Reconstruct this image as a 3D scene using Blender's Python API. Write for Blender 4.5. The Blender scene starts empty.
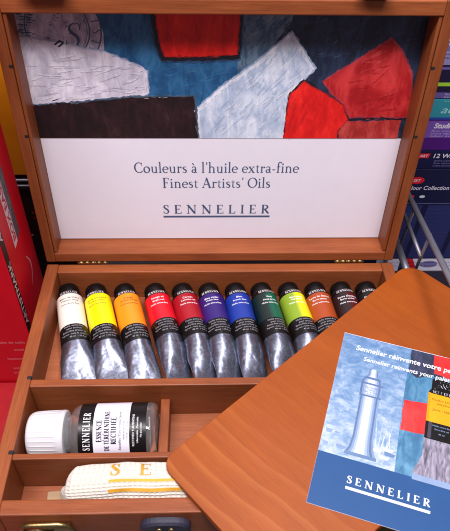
import bpy, bmesh, math, random
from mathutils import Vector, Matrix, noise
from mathutils.geometry import tessellate_polygon

S = bpy.context.scene
COL = S.collection
R = math.radians
PI = math.pi

# ------------------------------------------------------------------ helpers
def srgb(r, g, b):
    f = lambda c: (c/255/12.92) if c/255 <= .04045 else ((c/255+.055)/1.055)**2.4
    return (f(r), f(g), f(b), 1)

def obj(name, verts, faces, mats, parent=None, loc=None, midx=None, smooth=False, rot=None):
    me = bpy.data.meshes.new(name)
    me.from_pydata([tuple(v) for v in verts], [], faces)
    for m in (mats if isinstance(mats, (list, tuple)) else [mats]): me.materials.append(m)
    if midx: me.polygons.foreach_set('material_index', midx)
    if smooth: me.polygons.foreach_set('use_smooth', [True]*len(faces))
    me.update()
    o = bpy.data.objects.new(name, me); COL.objects.link(o)
    if loc: o.location = loc
    if rot: o.rotation_euler = rot
    if parent: o.parent = parent
    return o

def bmobj(name, bm, mats, parent=None, loc=None, smooth=False, rot=None):
    me = bpy.data.meshes.new(name); bm.to_mesh(me); bm.free()
    for m in (mats if isinstance(mats, (list, tuple)) else [mats]): me.materials.append(m)
    if smooth: me.polygons.foreach_set('use_smooth', [True]*len(me.polygons))
    o = bpy.data.objects.new(name, me); COL.objects.link(o)
    if loc: o.location = loc
    if rot: o.rotation_euler = rot
    if parent: o.parent = parent
    return o

def tag(o, label=None, cat=None, group=None, kind=None):
    if label: o['label'] = label
    if cat: o['category'] = cat
    if group: o['group'] = group
    if kind: o['kind'] = kind
    return o

def empty(name, loc, rot=(0, 0, 0)):
    o = bpy.data.objects.new(name, None); COL.objects.link(o)
    o.location = loc; o.rotation_euler = rot; o.empty_display_size = .02
    return o

def bm_box(bm, x0, x1, y0, y1, z0, z1, bev=.0008, seg=2, mi=0):
    b2 = bmesh.new()
    vs = [b2.verts.new((x, y, z)) for x in (x0, x1) for y in (y0, y1) for z in (z0, z1)]
    for f in ((0, 1, 3, 2), (4, 6, 7, 5), (0, 4, 5, 1), (2, 3, 7, 6), (0, 2, 6, 4), (1, 5, 7, 3)):
        b2.faces.new([vs[i] for i in f])
    bmesh.ops.recalc_face_normals(b2, faces=b2.faces)
    if bev: bmesh.ops.bevel(b2, geom=list(b2.edges), offset=bev, segments=seg, profile=.5, affect='EDGES')
    merge(bm, b2, mi)

def merge(bm, b2, mi=0):
    vm = {}
    for v in b2.verts: vm[v] = bm.verts.new(v.co)
    for f in b2.faces:
        try:
            nf = bm.faces.new([vm[v] for v in f.verts]); nf.material_index = mi; nf.smooth = f.smooth
        except ValueError: pass
    b2.free()

def box_obj(name, x0, x1, y0, y1, z0, z1, mat, parent=None, bev=.0008, off=(0, 0, 0)):
    """box given in parent's space; its own origin sits at its centre"""
    cx, cy, cz = (x0+x1)/2, (y0+y1)/2, (z0+z1)/2
    bm = bmesh.new(); bm_box(bm, x0-cx, x1-cx, y0-cy, y1-cy, z0-cz, z1-cz, bev)
    return bmobj(name, bm, mat, parent, (cx-off[0], cy-off[1], cz-off[2]))

def bm_tube(bm, pts, r, n=10, mi=0, caps=True, smooth=True):
    pts = [Vector(p) for p in pts]; rings = []
    prev = None
    for i, p in enumerate(pts):
        t = (pts[min(i+1, len(pts)-1)]-pts[max(i-1, 0)]).normalized()
        if prev is None:
            a = Vector((0, 0, 1)) if abs(t.z) < .9 else Vector((1, 0, 0))
            u = t.cross(a).normalized()
        else:
            u = (prev-t*prev.dot(t)).normalized()
        prev = u; w = t.cross(u)
        rr = r[i] if isinstance(r, (list, tuple)) else r
        rings.append([bm.verts.new(p+rr*(math.cos(2*PI*k/n)*u+math.sin(2*PI*k/n)*w)) for k in range(n)])
    for a, b in zip(rings, rings[1:]):
        for k in range(n):
            f = bm.faces.new((a[k], a[(k+1) % n], b[(k+1) % n], b[k])); f.material_index = mi; f.smooth = smooth
    if caps:
        for rg in (rings[0][::-1], rings[-1]):
            f = bm.faces.new(rg); f.material_index = mi

def bm_lathe(bm, prof, n=64, mi=0, rib=None, close=True):
    """revolve (x, r) profile round the local X axis"""
    rings = []
    for j, (x, r) in enumerate(prof):
        ring = []
        for k in range(n):
            a = 2*PI*k/n
            rr = r+(rib(j, a) if rib else 0)
            ring.append(bm.verts.new((x, rr*math.sin(a), rr*math.cos(a))))
        rings.append(ring)
    for a, b in zip(rings, rings[1:]):
        for k in range(n):
            f = bm.faces.new((a[k], b[k], b[(k+1) % n], a[(k+1) % n])); f.material_index = mi; f.smooth = True
    if close:
        f = bm.faces.new(rings[0]); f.material_index = mi
        f = bm.faces.new(rings[-1][::-1]); f.material_index = mi

# ------------------------------------------------------------------ materials
MATS = {}
def newmat(name):
    m = bpy.data.materials.new(name); m.use_nodes = True
    nt = m.node_tree; b = nt.nodes['Principled BSDF']
    return m, nt, b

def nd(nt, t, **kw):
    n = nt.nodes.new(t)
    for k, v in kw.items():
        if k in n.inputs.keys(): n.inputs[k].default_value = v
        else: setattr(n, k, v)
    return n

def ramp(nt, stops):
    n = nt.nodes.new('ShaderNodeValToRGB'); e = n.color_ramp.elements
    while len(e) < len(stops): e.new(.5)
    for i, (p, c) in enumerate(stops): e[i].position = p; e[i].color = c if len(c) == 4 else (*c, 1)
    return n

def plain(name, col, rough=.5, metal=0., bump=0., bscale=800., vary=.06, coat=0., spec=.5, vscale=60.):
    if name in MATS: return MATS[name]
    m, nt, b = newmat(name); L = nt.links
    tc = nd(nt, 'ShaderNodeTexCoord')
    n1 = nd(nt, 'ShaderNodeTexNoise', Scale=vscale, Detail=5., Roughness=.6); L.new(tc.outputs['Object'], n1.inputs['Vector'])
    c0 = tuple(max(0, c*(1-vary)) for c in col[:3]); c1 = tuple(min(1, c*(1+vary)) for c in col[:3])
    rp = ramp(nt, [(.3, c0), (.7, c1)]); L.new(n1.outputs['Fac'], rp.inputs['Fac'])
    L.new(rp.outputs['Color'], b.inputs['Base Color'])
    rr = nd(nt, 'ShaderNodeMapRange'); rr.inputs['To Min'].default_value = max(.02, rough-.06); rr.inputs['To Max'].default_value = min(1, rough+.06)
    L.new(n1.outputs['Fac'], rr.inputs['Value']); L.new(rr.outputs['Result'], b.inputs['Roughness'])
    b.inputs['Metallic'].default_value = metal
    b.inputs['Specular IOR Level'].default_value = spec
    b.inputs['Coat Weight'].default_value = coat; b.inputs['Coat Roughness'].default_value = .12
    if bump:
        n2 = nd(nt, 'ShaderNodeTexNoise', Scale=bscale, Detail=4.); L.new(tc.outputs['Object'], n2.inputs['Vector'])
        bp = nd(nt, 'ShaderNodeBump', Strength=bump, Distance=.0005); L.new(n2.outputs['Fac'], bp.inputs['Height'])
        L.new(bp.outputs['Normal'], b.inputs['Normal'])
    MATS[name] = m; return m

def wood(name, axis, dark, mid, light, rough=.42, fine=1., figure=None):
    """procedural timber; axis = local grain direction 0/1/2"""
    if name in MATS: return MATS[name]
    m, nt, b = newmat(name); L = nt.links
    tc = nd(nt, 'ShaderNodeTexCoord'); oi = nd(nt, 'ShaderNodeObjectInfo')
    off = nd(nt, 'ShaderNodeVectorMath', operation='SCALE'); off.inputs[0].default_value = (3.1, 2.3, 1.7)
    L.new(oi.outputs['Random'], off.inputs['Scale'])
    add = nd(nt, 'ShaderNodeVectorMath', operation='ADD')
    L.new(tc.outputs['Object'], add.inputs[0]); L.new(off.outputs[0], add.inputs[1])
    def mapped(along, across):
        mp = nd(nt, 'ShaderNodeMapping'); s = [across]*3; s[axis] = along
        mp.inputs['Scale'].default_value = s; L.new(add.outputs[0], mp.inputs['Vector']); return mp.outputs[0]
    broad = nd(nt, 'ShaderNodeTexNoise', Scale=1., Detail=3., Roughness=.5, Distortion=.6); L.new(mapped(6, 55), broad.inputs['Vector'])
    streak = nd(nt, 'ShaderNodeTexNoise', Scale=1., Detail=6., Roughness=.65); L.new(mapped(25*fine, 700*fine), streak.inputs['Vector'])
    blot = nd(nt, 'ShaderNodeTexNoise', Scale=22., Detail=3.); L.new(add.outputs[0], blot.inputs['Vector'])
    mx = nd(nt, 'ShaderNodeMath', operation='MULTIPLY_ADD'); L.new(streak.outputs['Fac'], mx.inputs[0]); mx.inputs[1].default_value = .55
    m2 = nd(nt, 'ShaderNodeMath', operation='MULTIPLY'); L.new(broad.outputs['Fac'], m2.inputs[0]); m2.inputs[1].default_value = .45
    L.new(m2.outputs[0], mx.inputs[2])
    m3 = nd(nt, 'ShaderNodeMath', operation='MULTIPLY_ADD'); L.new(blot.outputs['Fac'], m3.inputs[0]); m3.inputs[1].default_value = .3
    m4 = nd(nt, 'ShaderNodeMath', operation='SUBTRACT'); L.new(mx.outputs[0], m4.inputs[0]); m4.inputs[1].default_value = .15
    L.new(m4.outputs[0], m3.inputs[2])
    fac = m3.outputs[0]
    rp = ramp(nt, [(.22, dark), (.5, mid), (.78, light)]); L.new(fac, rp.inputs['Fac'])
    col = rp.outputs['Color']
    # pores: short dark dashes along the grain
    pore = nd(nt, 'ShaderNodeTexNoise', Scale=1., Detail=2., Roughness=.5); L.new(mapped(60*fine, 2200*fine), pore.inputs['Vector'])
    pr = ramp(nt, [(.30, (0, 0, 0)), (.42, (1, 1, 1))]); L.new(pore.outputs['Fac'], pr.inputs['Fac'])
    mixp = nd(nt, 'ShaderNodeMix', data_type='RGBA'); mixp.inputs[0].default_value = .5
    pm = nd(nt, 'ShaderNodeMath', operation='MULTIPLY_ADD'); L.new(pr.outputs['Color'], pm.inputs[0]); pm.inputs[1].default_value = -.24; pm.inputs[2].default_value = .24
    L.new(pm.outputs[0], mixp.inputs[0]); L.new(col, mixp.inputs[6]); mixp.inputs[7].default_value = (*[c*.45 for c in dark[:3]], 1)
    col = mixp.outputs[2]
    if figure: col = figure(nt, L, tc, col)
    hs = nd(nt, 'ShaderNodeHueSaturation'); vr = nd(nt, 'ShaderNodeMapRange'); vr.inputs['To Min'].default_value = .86; vr.inputs['To Max'].default_value = 1.12
    L.new(oi.outputs['Random'], vr.inputs['Value']); L.new(vr.outputs['Result'], hs.inputs['Value']); L.new(col, hs.inputs['Color'])
    if figure is None: col = hs.outputs['Color']
    L.new(col, b.inputs['Base Color'])
    rr = nd(nt, 'ShaderNodeMapRange'); rr.inputs['To Min'].default_value = rough-.08; rr.inputs['To Max'].default_value = rough+.1
    L.new(streak.outputs['Fac'], rr.inputs['Value']); L.new(rr.outputs['Result'], b.inputs['Roughness'])
    bp = nd(nt, 'ShaderNodeBump', Strength=.15, Distance=.0003); L.new(streak.outputs['Fac'], bp.inputs['Height'])
    bp2 = nd(nt, 'ShaderNodeBump', Strength=.2, Distance=.0003); L.new(pr.outputs['Color'], bp2.inputs['Height']); L.new(bp.outputs['Normal'], bp2.inputs['Normal'])
    L.new(bp2.outputs['Normal'], b.inputs['Normal'])
    b.inputs['Specular IOR Level'].default_value = .28
    MATS[name] = m; return m

WD, WM, WL = srgb(104, 50, 26), srgb(136, 71, 38), srgb(160, 91, 51)
WX = wood('box wood along x', 0, WD, WM, WL)
WY = wood('box wood along y', 1, WD, WM, WL)
WZ = wood('box wood along z', 2, WD, WM, WL)
WF = wood('thin ply floor', 0, srgb(120, 62, 38), srgb(148, 82, 52), srgb(168, 102, 68))

def palette_figure(nt, L, tc, col):
    # broad flame figure crossing one end of the board
    sx = nd(nt, 'ShaderNodeSeparateXYZ'); L.new(tc.outputs['Object'], sx.inputs[0])
    nz = nd(nt, 'ShaderNodeTexNoise', Scale=9., Detail=2.); L.new(tc.outputs['Object'], nz.inputs['Vector'])
    a = nd(nt, 'ShaderNodeMath', operation='MULTIPLY_ADD'); L.new(nz.outputs['Fac'], a.inputs[0]); a.inputs[1].default_value = .022; L.new(sx.outputs['X'], a.inputs[2])
    k = nd(nt, 'ShaderNodeMath', operation='MULTIPLY_ADD'); L.new(sx.outputs['Y'], k.inputs[0]); k.inputs[1].default_value = .10; L.new(a.outputs[0], k.inputs[2])
    d = nd(nt, 'ShaderNodeMath', operation='DIVIDE'); L.new(k.outputs[0], d.inputs[0]); d.inputs[1].default_value = .0185
    fr = nd(nt, 'ShaderNodeMath', operation='FRACT'); L.new(d.outputs[0], fr.inputs[0])
    saw = ramp(nt, [(0., (0, 0, 0)), (.62, (.12, .12, .12)), (.93, (1, 1, 1)), (1., (0, 0, 0))]); L.new(fr.outputs[0], saw.inputs['Fac'])
    msk = nd(nt, 'ShaderNodeMapRange'); L.new(sx.outputs['X'], msk.inputs['Value'])
    msk.inputs['From Min'].default_value = .11; msk.inputs['From Max'].default_value = .05
    mm = nd(nt, 'ShaderNodeMath', operation='MULTIPLY'); L.new(saw.outputs['Color'], mm.inputs[0]); L.new(msk.outputs[0], mm.inputs[1])
    m5 = nd(nt, 'ShaderNodeMath', operation='MULTIPLY'); L.new(mm.outputs[0], m5.inputs[0]); m5.inputs[1].default_value = .33
    mix = nd(nt, 'ShaderNodeMix', data_type='RGBA'); L.new(m5.outputs[0], mix.inputs[0]); L.new(col, mix.inputs[6])
    mix.inputs[7].default_value = srgb(178, 106, 52)
    return mix.outputs[2]
WP = wood('palette beech', 1, srgb(130, 58, 9), srgb(142, 66, 11), srgb(154, 75, 16), rough=.42, fine=.8, figure=palette_figure)

BRASS = plain('aged brass', srgb(170, 146, 98), .38, 1., .2, 900., .25)
BLACKHOLE = plain('dark nail hole', (.008, .006, .005, 1), .8)
PLASTIC = plain('black tube plastic', (.004, .0036, .004, 1), .3, 0, .05, 1500., spec=.3)
INKBLACK = plain('black label ink', (.006, .005, .0055, 1), .35, spec=.3)
WHITEINK = plain('white ink', srgb(232, 228, 232), .5)
DARKINK = plain('dark ink', srgb(40, 36, 40), .5)
PAPER = plain('white card', srgb(236, 231, 243), .55, 0, .08, 500., .012)
BLUEINK = plain('slate blue ink', srgb(72, 90, 124), .5, vary=.1)

def foil_mat():
    m, nt, b = newmat('dented foil'); L = nt.links
    tc = nd(nt, 'ShaderNodeTexCoord'); oi = nd(nt, 'ShaderNodeObjectInfo')
    add = nd(nt, 'ShaderNodeVectorMath', operation='ADD'); L.new(tc.outputs['Object'], add.inputs[0])
    sc = nd(nt, 'ShaderNodeVectorMath', operation='SCALE'); sc.inputs[0].default_value = (1.3, .7, 2.1); L.new(oi.outputs['Random'], sc.inputs['Scale']); L.new(sc.outputs[0], add.inputs[1])
    n = nd(nt, 'ShaderNodeTexNoise', Scale=48., Detail=1.5, Roughness=.4); L.new(add.outputs[0], n.inputs['Vector'])
    v = nd(nt, 'ShaderNodeTexVoronoi', Scale=95., feature='DISTANCE_TO_EDGE'); L.new(add.outputs[0], v.inputs['Vector'])
    vr = ramp(nt, [(0., (0, 0, 0)), (.22, (1, 1, 1))]); L.new(v.outputs['Distance'], vr.inputs['Fac'])
    f = nd(nt, 'ShaderNodeTexNoise', Scale=420., Detail=4.); L.new(add.outputs[0], f.inputs['Vector'])
    b1 = nd(nt, 'ShaderNodeBump', Strength=.30, Distance=.003); L.new(n.outputs['Fac'], b1.inputs['Height'])
    b2 = nd(nt, 'ShaderNodeBump', Strength=.11, Distance=.0007); L.new(vr.outputs['Color'], b2.inputs['Height']); L.new(b1.outputs['Normal'], b2.inputs['Normal'])
    b3 = nd(nt, 'ShaderNodeBump', Strength=.03, Distance=.0004); L.new(f.outputs['Fac'], b3.inputs['Height']); L.new(b2.outputs['Normal'], b3.inputs['Normal'])
    L.new(b3.outputs['Normal'], b.inputs['Normal'])
    rp = ramp(nt, [(.3, srgb(112, 117, 134)), (.7, srgb(146, 150, 168))]); L.new(f.outputs['Fac'], rp.inputs['Fac']); L.new(rp.outputs['Color'], b.inputs['Base Color'])
    rr = nd(nt, 'ShaderNodeMapRange'); rr.inputs['To Min'].default_value = .20; rr.inputs['To Max'].default_value = .42; L.new(n.outputs['Fac'], rr.inputs['Value']); L.new(rr.outputs['Result'], b.inputs['Roughness'])
    b.inputs['Metallic'].default_value = .92
    return m
FOIL = foil_mat()

def paint_mat(name, c, c2=None, sc=90., bump=.5, stretch=(1, .35, .35), lo=.35, hi=.65):
    """impasto paint reproduced in print: two tones broken by a stretched noise"""
    if name in MATS: return MATS[name]
    m, nt, b = newmat(name); L = nt.links
    c2 = c2 or tuple(min(1, x*1.35+.01) for x in c[:3])+(1,)
    tc = nd(nt, 'ShaderNodeTexCoord'); mp = nd(nt, 'ShaderNodeMapping'); mp.inputs['Scale'].default_value = stretch; mp.inputs['Rotation'].default_value = (0, .5, 0)
    L.new(tc.outputs['Object'], mp.inputs['Vector'])
    n = nd(nt, 'ShaderNodeTexNoise', Scale=sc, Detail=8., Roughness=.68, Distortion=.8); L.new(mp.outputs[0], n.inputs['Vector'])
    n2 = nd(nt, 'ShaderNodeTexNoise', Scale=28., Detail=4., Roughness=.6, Distortion=1.5); L.new(tc.outputs['Object'], n2.inputs['Vector'])
    ad = nd(nt, 'ShaderNodeMath', operation='MULTIPLY_ADD'); L.new(n2.outputs['Fac'], ad.inputs[0]); ad.inputs[1].default_value = .6
    sb = nd(nt, 'ShaderNodeMath', operation='SUBTRACT'); L.new(n.outputs['Fac'], sb.inputs[0]); sb.inputs[1].default_value = .3; L.new(sb.outputs[0], ad.inputs[2])
    c0 = tuple(x*.82 for x in c[:3])+(1,); c3 = tuple(min(1, x*1.15+.008) for x in c2[:3])+(1,)
    rp = ramp(nt, [(lo-.06, c0), (lo+.07, c), (hi-.06, c2), (hi+.06, c3)]); L.new(ad.outputs[0], rp.inputs['Fac']); L.new(rp.outputs['Color'], b.inputs['Base Color'])
    b.inputs['Roughness'].default_value = .5
    MATS[name] = m; return m

# ------------------------------------------------------------------ lettering
_tmp = []
def sans(text, size, shear=0., spacing=1., bold=0.):
    cu = bpy.data.curves.new('lettering', 'FONT'); cu.body = text; cu.size = size; cu.shear = shear; cu.space_character = spacing
    cu.offset = bold*size; cu.resolution_u = 3
    o = bpy.data.objects.new('lettering', cu); COL.objects.link(o)
    dg = bpy.context.evaluated_depsgraph_get(); ev = o.evaluated_get(dg); me = ev.to_mesh()
    vs = [(v.co.x, v.co.y, 0.) for v in me.vertices]; fs = [tuple(p.vertices) for p in me.polygons]
    ev.to_mesh_clear(); bpy.data.objects.remove(o); bpy.data.curves.remove(cu)
    return vs, fs

# a small old-style serif alphabet: every glyph is a few strokes (points, widths)
T_, t_ = .135, .05
def arc(cx, cy, rx, ry, a0, a1, n=16, T=T_, t=t_, tilt=0):
    P = []; Wd = []
    for i in range(n+1):
        a = R(a0+(a1-a0)*i/n)
        P.append((cx+rx*math.cos(a), cy+ry*math.sin(a))); Wd.append(t+(T-t)*abs(math.cos(a-R(tilt)))**1.5)
    return P, Wd
def ln(x0, y0, x1, y1, w=T_, w2=None):
    w2 = w if w2 is None else w2; n = 5
    return [(x0+(x1-x0)*i/n, y0+(y1-y0)*i/n) for i in range(n+1)], [w+(w2-w)*i/n for i in range(n+1)]
def sf(x, y, l=.13, r=None): return ln(x-l, y, x+(l if r is None else r), y, .045)
def stem(x, y0, y1, w=T_, top=True, bot=True):
    s = [ln(x, y0, x, y1, w)]
    if bot: s.append(sf(x, y0+.022, .14))
    if top: s.append(sf(x, y1-.022, .14))
    return s
def poly(P, Wd, n=4):
    Q = []; W2 = []
    for i in range(len(P)-1):
        p0, p1, p2, p3 = P[max(i-1, 0)], P[i], P[i+1], P[min(i+2, len(P)-1)]
        for k in range(n):
            u = k/n
            Q.append(tuple(.5*(2*p1[j]+(p2[j]-p0[j])*u+(2*p0[j]-5*p1[j]+4*p2[j]-p3[j])*u*u+(3*p1[j]-p0[j]-3*p2[j]+p3[j])*u**3) for j in (0, 1)))
            W2.append(Wd[i]*(1-u)+Wd[i+1]*u)
    Q.append(P[-1]); W2.append(Wd[-1]); return Q, W2
XH = .6
GL = {
 'S': (.56, [poly([(.45, .76), (.39, .94), (.27, .975), (.12, .9), (.1, .74), (.22, .59), (.38, .45), (.46, .27), (.4, .08), (.25, .022), (.11, .07), (.06, .26)], [.03, .05, .05, .09, .13, .15, .15, .13, .09, .05, .05, .03]), ln(.455, .70, .455, .985, .04), ln(.055, .02, .055, .31, .04)]),
 'E': (.68, stem(.17, 0, 1)+[ln(.17, .975, .58, .975, t_), ln(.575, .80, .575, 1, .045), ln(.17, .52, .45, .52, t_), ln(.45, .42, .45, .62, .04), ln(.17, .025, .62, .025, t_), ln(.625, 0, .64, .23, .045)]),
 'N': (.92, [ln(.17, 0, .17, .98, .06), sf(.17, .022, .13), sf(.12, .978, .1, .08), ln(.14, 1, .77, 0, .15), ln(.77, 0, .77, 1, .06), sf(.77, .978, .13)]),
 'L': (.66, stem(.17, 0, 1)+[ln(.17, .025, .58, .025, t_), ln(.585, 0, .61, .26, .045)]),
 'I': (.36, stem(.18, 0, 1)),
 'R': (.74, stem(.17, 0, 1)+[arc(.3, .745, .27, .23, -90, 90), ln(.17, .975, .3, .975, t_), ln(.17, .515, .3, .515, t_), ln(.34, .5, .66, .01, .14), sf(.68, .022, .08)]),
 'C': (.78, [arc(.45, .5, .37, .48, 48, 318, 22), ln(.70, .68, .70, .98, .045)]),
 'O': (.88, [arc(.44, .5, .37, .48, 0, 360, 28, tilt=12)]),
 'A': (.82, [ln(.1, 0, .4, 1, .055), ln(.38, 1, .70, 0, .145), ln(.2, .34, .58, .34, t_), sf(.1, .022, .11), sf(.70, .022, .13)]),
 'F': (.62, stem(.17, 0, 1)+[ln(.17, .975, .55, .975, t_), ln(.55, .80, .55, 1, .045), ln(.17, .52, .43, .52, t_), ln(.43, .42, .43, .62, .04)]),
 'D': (.84, stem(.17, 0, 1)+[arc(.32, .5, .43, .475, -90, 90, 18), ln(.17, .975, .32, .975, t_), ln(.17, .025, .32, .025, t_)]),
 'T': (.70, stem(.35, 0, 1, top=False)+[ln(.06, .975, .64, .975, t_), ln(.06, .8, .06, 1, .045), ln(.64, .8, .64, 1, .045)]),
 'B': (.72, stem(.17, 0, 1)+[arc(.3, .755, .24, .22, -90, 90), arc(.32, .275, .29, .25, -90, 90), ln(.17, .975, .3, .975, t_), ln(.17, .53, .3, .53, t_), ln(.17, .025, .32, .025, t_)]),
 'H': (.90, stem(.17, 0, 1)+stem(.73, 0, 1)+[ln(.17, .5, .73, .5, t_)]),
 'U': (.86, [ln(.17, .3, .17, 1), sf(.17, .978), arc(.43, .3, .26, .28, 180, 360), ln(.69, .3, .69, 1, .06), sf(.69, .978)]),
 'P': (.66, stem(.17, 0, 1)+[arc(.3, .73, .27, .245, -90, 90), ln(.17, .975, .3, .975, t_), ln(.17, .485, .3, .485, t_)]),
 'o': (.60, [arc(.3, .3, .235, .29, 0, 360, 24, tilt=15)]),
 'u': (.66, [ln(.16, .2, .16, .6, .11), ln(.05, .58, .16, .58, .04), arc(.32, .2, .16, .19, 180, 320, T=.11), ln(.5, 0, .5, .6, .11), ln(.39, .58, .5, .58, .04), ln(.5, .022, .61, .022, .04)]),
 'l': (.31, [ln(.155, 0, .155, 1.05, .11), sf(.155, .022, .13), ln(.04, 1.03, .155, 1.03, .045)]),
 'e': (.54, [arc(.29, .3, .225, .29, 8, 318, 20, T=.12, tilt=10), ln(.1, .34, .5, .34, .045)]),
 'r': (.45, [ln(.16, 0, .16, .6, .11), sf(.16, .022, .13), ln(.05, .58, .16, .58, .04), arc(.33, .42, .16, .15, 165, 60, 8, T=.09), arc(.39, .53, .035, .035, 0, 360, 8, T=.07, t=.07)]),
 's': (.45, [poly([(.36, .47), (.31, .565), (.22, .585), (.11, .53), (.11, .42), (.22, .33), (.34, .25), (.37, .14), (.3, .04), (.2, .017), (.1, .05), (.065, .16)], [.03, .045, .045, .08, .11, .12, .12, .11, .08, .045, .045, .03])]),
 'a': (.53, [poly([(.09, .47), (.15, .56), (.25, .585), (.36, .53), (.38, .42)], [.08, .05, .05, .09, .11]), ln(.38, .44, .38, .08, .11), ln(.38, .06, .5, .03, .06), arc(.22, .165, .14, .15, 30, 330, 14, T=.11), ln(.34, .25, .38, .34, .05)]),
 'h': (.68, [ln(.16, 0, .16, 1.05, .11), sf(.16, .022, .12), ln(.05, 1.03, .16, 1.03, .045), arc(.33, .4, .185, .185, 170, 0, 12, T=.11), ln(.515, .4, .515, 0, .11), sf(.515, .022, .12)]),
 'n': (.68, [ln(.16, 0, .16, .6, .11), sf(.16, .022, .12), ln(.05, .58, .16, .58, .04), arc(.33, .4, .185, .185, 170, 0, 12, T=.11), ln(.515, .4, .515, 0, .11), sf(.515, .022, .12)]),
 'i': (.32, [ln(.16, 0, .16, .6, .11), sf(.16, .022, .13), ln(.05, .58, .16, .58, .04), arc(.15, .83, .035, .035, 0, 360, 10, T=.08, t=.08)]),
 'x': (.60, [ln(.1, .59, .48, .01, .12), ln(.47, .59, .1, .01, .05), sf(.12, .578, .1), sf(.46, .578, .1), sf(.11, .022, .1), sf(.48, .022, .11)]),
 't': (.38, [ln(.17, .1, .17, .76, .11, .05), ln(.04, .58, .34, .58, .045), poly([(.17, .12), (.21, .03), (.28, .02), (.35, .07)], [.11, .07, .05, .03])]),
 'f': (.37, [ln(.16, 0, .16, .85, .11), sf(.16, .022, .13), ln(.04, .58, .34, .58, .045), arc(.30, .85, .14, .19, 180, 60, 8, T=.10), arc(.39, .98, .03, .03, 0, 360, 8, T=.07, t=.07)]),
 'p': (.64, [ln(.16, -.35, .16, .6, .11), sf(.16, -.33, .12), ln(.05, .58, .16, .58, .04), arc(.34, .3, .2, .28, 150, -150, 16, T=.12)]),
 'd': (.64, [arc(.29, .3, .21, .28, 30, 330, 16, T=.12), ln(.5, 0, .5, 1.05, .11), ln(.39, 1.03, .5, 1.03, .045), ln(.5, .022, .6, .022, .04)]),
 'c': (.50, [arc(.29, .3, .22, .28, 50, 315, 16, T=.12), arc(.41, .5, .03, .03, 0, 360, 8, T=.06, t=.06)]),
 '-': (.38, [ln(.05, .29, .32, .29, .075)]),
 "'": (.22, [poly([(.12, 1.0), (.15, .93), (.13, .84), (.07, .76)], [.12, .10, .06, .02])]),
 ' ': (.30, []),
}
GL['à'] = (GL['a'][0], GL['a'][1]+[ln(.12, .93, .27, .72, .11, .04)])
GL['É'] = (GL['E'][0], GL['E'][1]+[ln(.32, 1.08, .47, 1.27, .05, .11)])
GL['é'] = (GL['e'][0], GL['e'][1]+[ln(.24, .72, .38, .93, .04, .11)])

def serif(text, size, spacing=0., weight=1., shear=0., width=None, kx=1.):
    """2-D outline of text in the serif alphabet; size = cap height. Returns verts, faces; fitted to width when given"""
    vs, fs = [], []; x = 0
    for ch in text:
        adv, strokes = GL[ch]
        for k, (P, Wd) in enumerate(strokes):
            base = len(vs); n = len(P)
            for i in range(n):
                a, b = P[max(i-1, 0)], P[min(i+1, n-1)]
                dx, dy = b[0]-a[0], b[1]-a[1]; l = math.hypot(dx, dy) or 1
                nx, ny = -dy/l*Wd[i]*weight/2, dx/l*Wd[i]*weight/2
                for s in (1, -1):
                    px, py = P[i][0]+s*nx, P[i][1]+s*ny
                    vs.append((x+px*kx+shear*py, py, (k % 7)*.0012))
            for i in range(n-1):
                fs.append((base+2*i, base+2*i+1, base+2*i+3, base+2*i+2))
        x += adv*kx+spacing
    x -= spacing
    q = size if width is None else size
    sx = size if width is None else width/x
    return [(v[0]*sx, v[1]*size, v[2]*size) for v in vs], fs

def centre(t):
    vs, fs = t; xs = [v[0] for v in vs]; c = (min(xs)+max(xs))/2
    return [(v[0]-c, v[1], v[2]) for v in vs], fs

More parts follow.
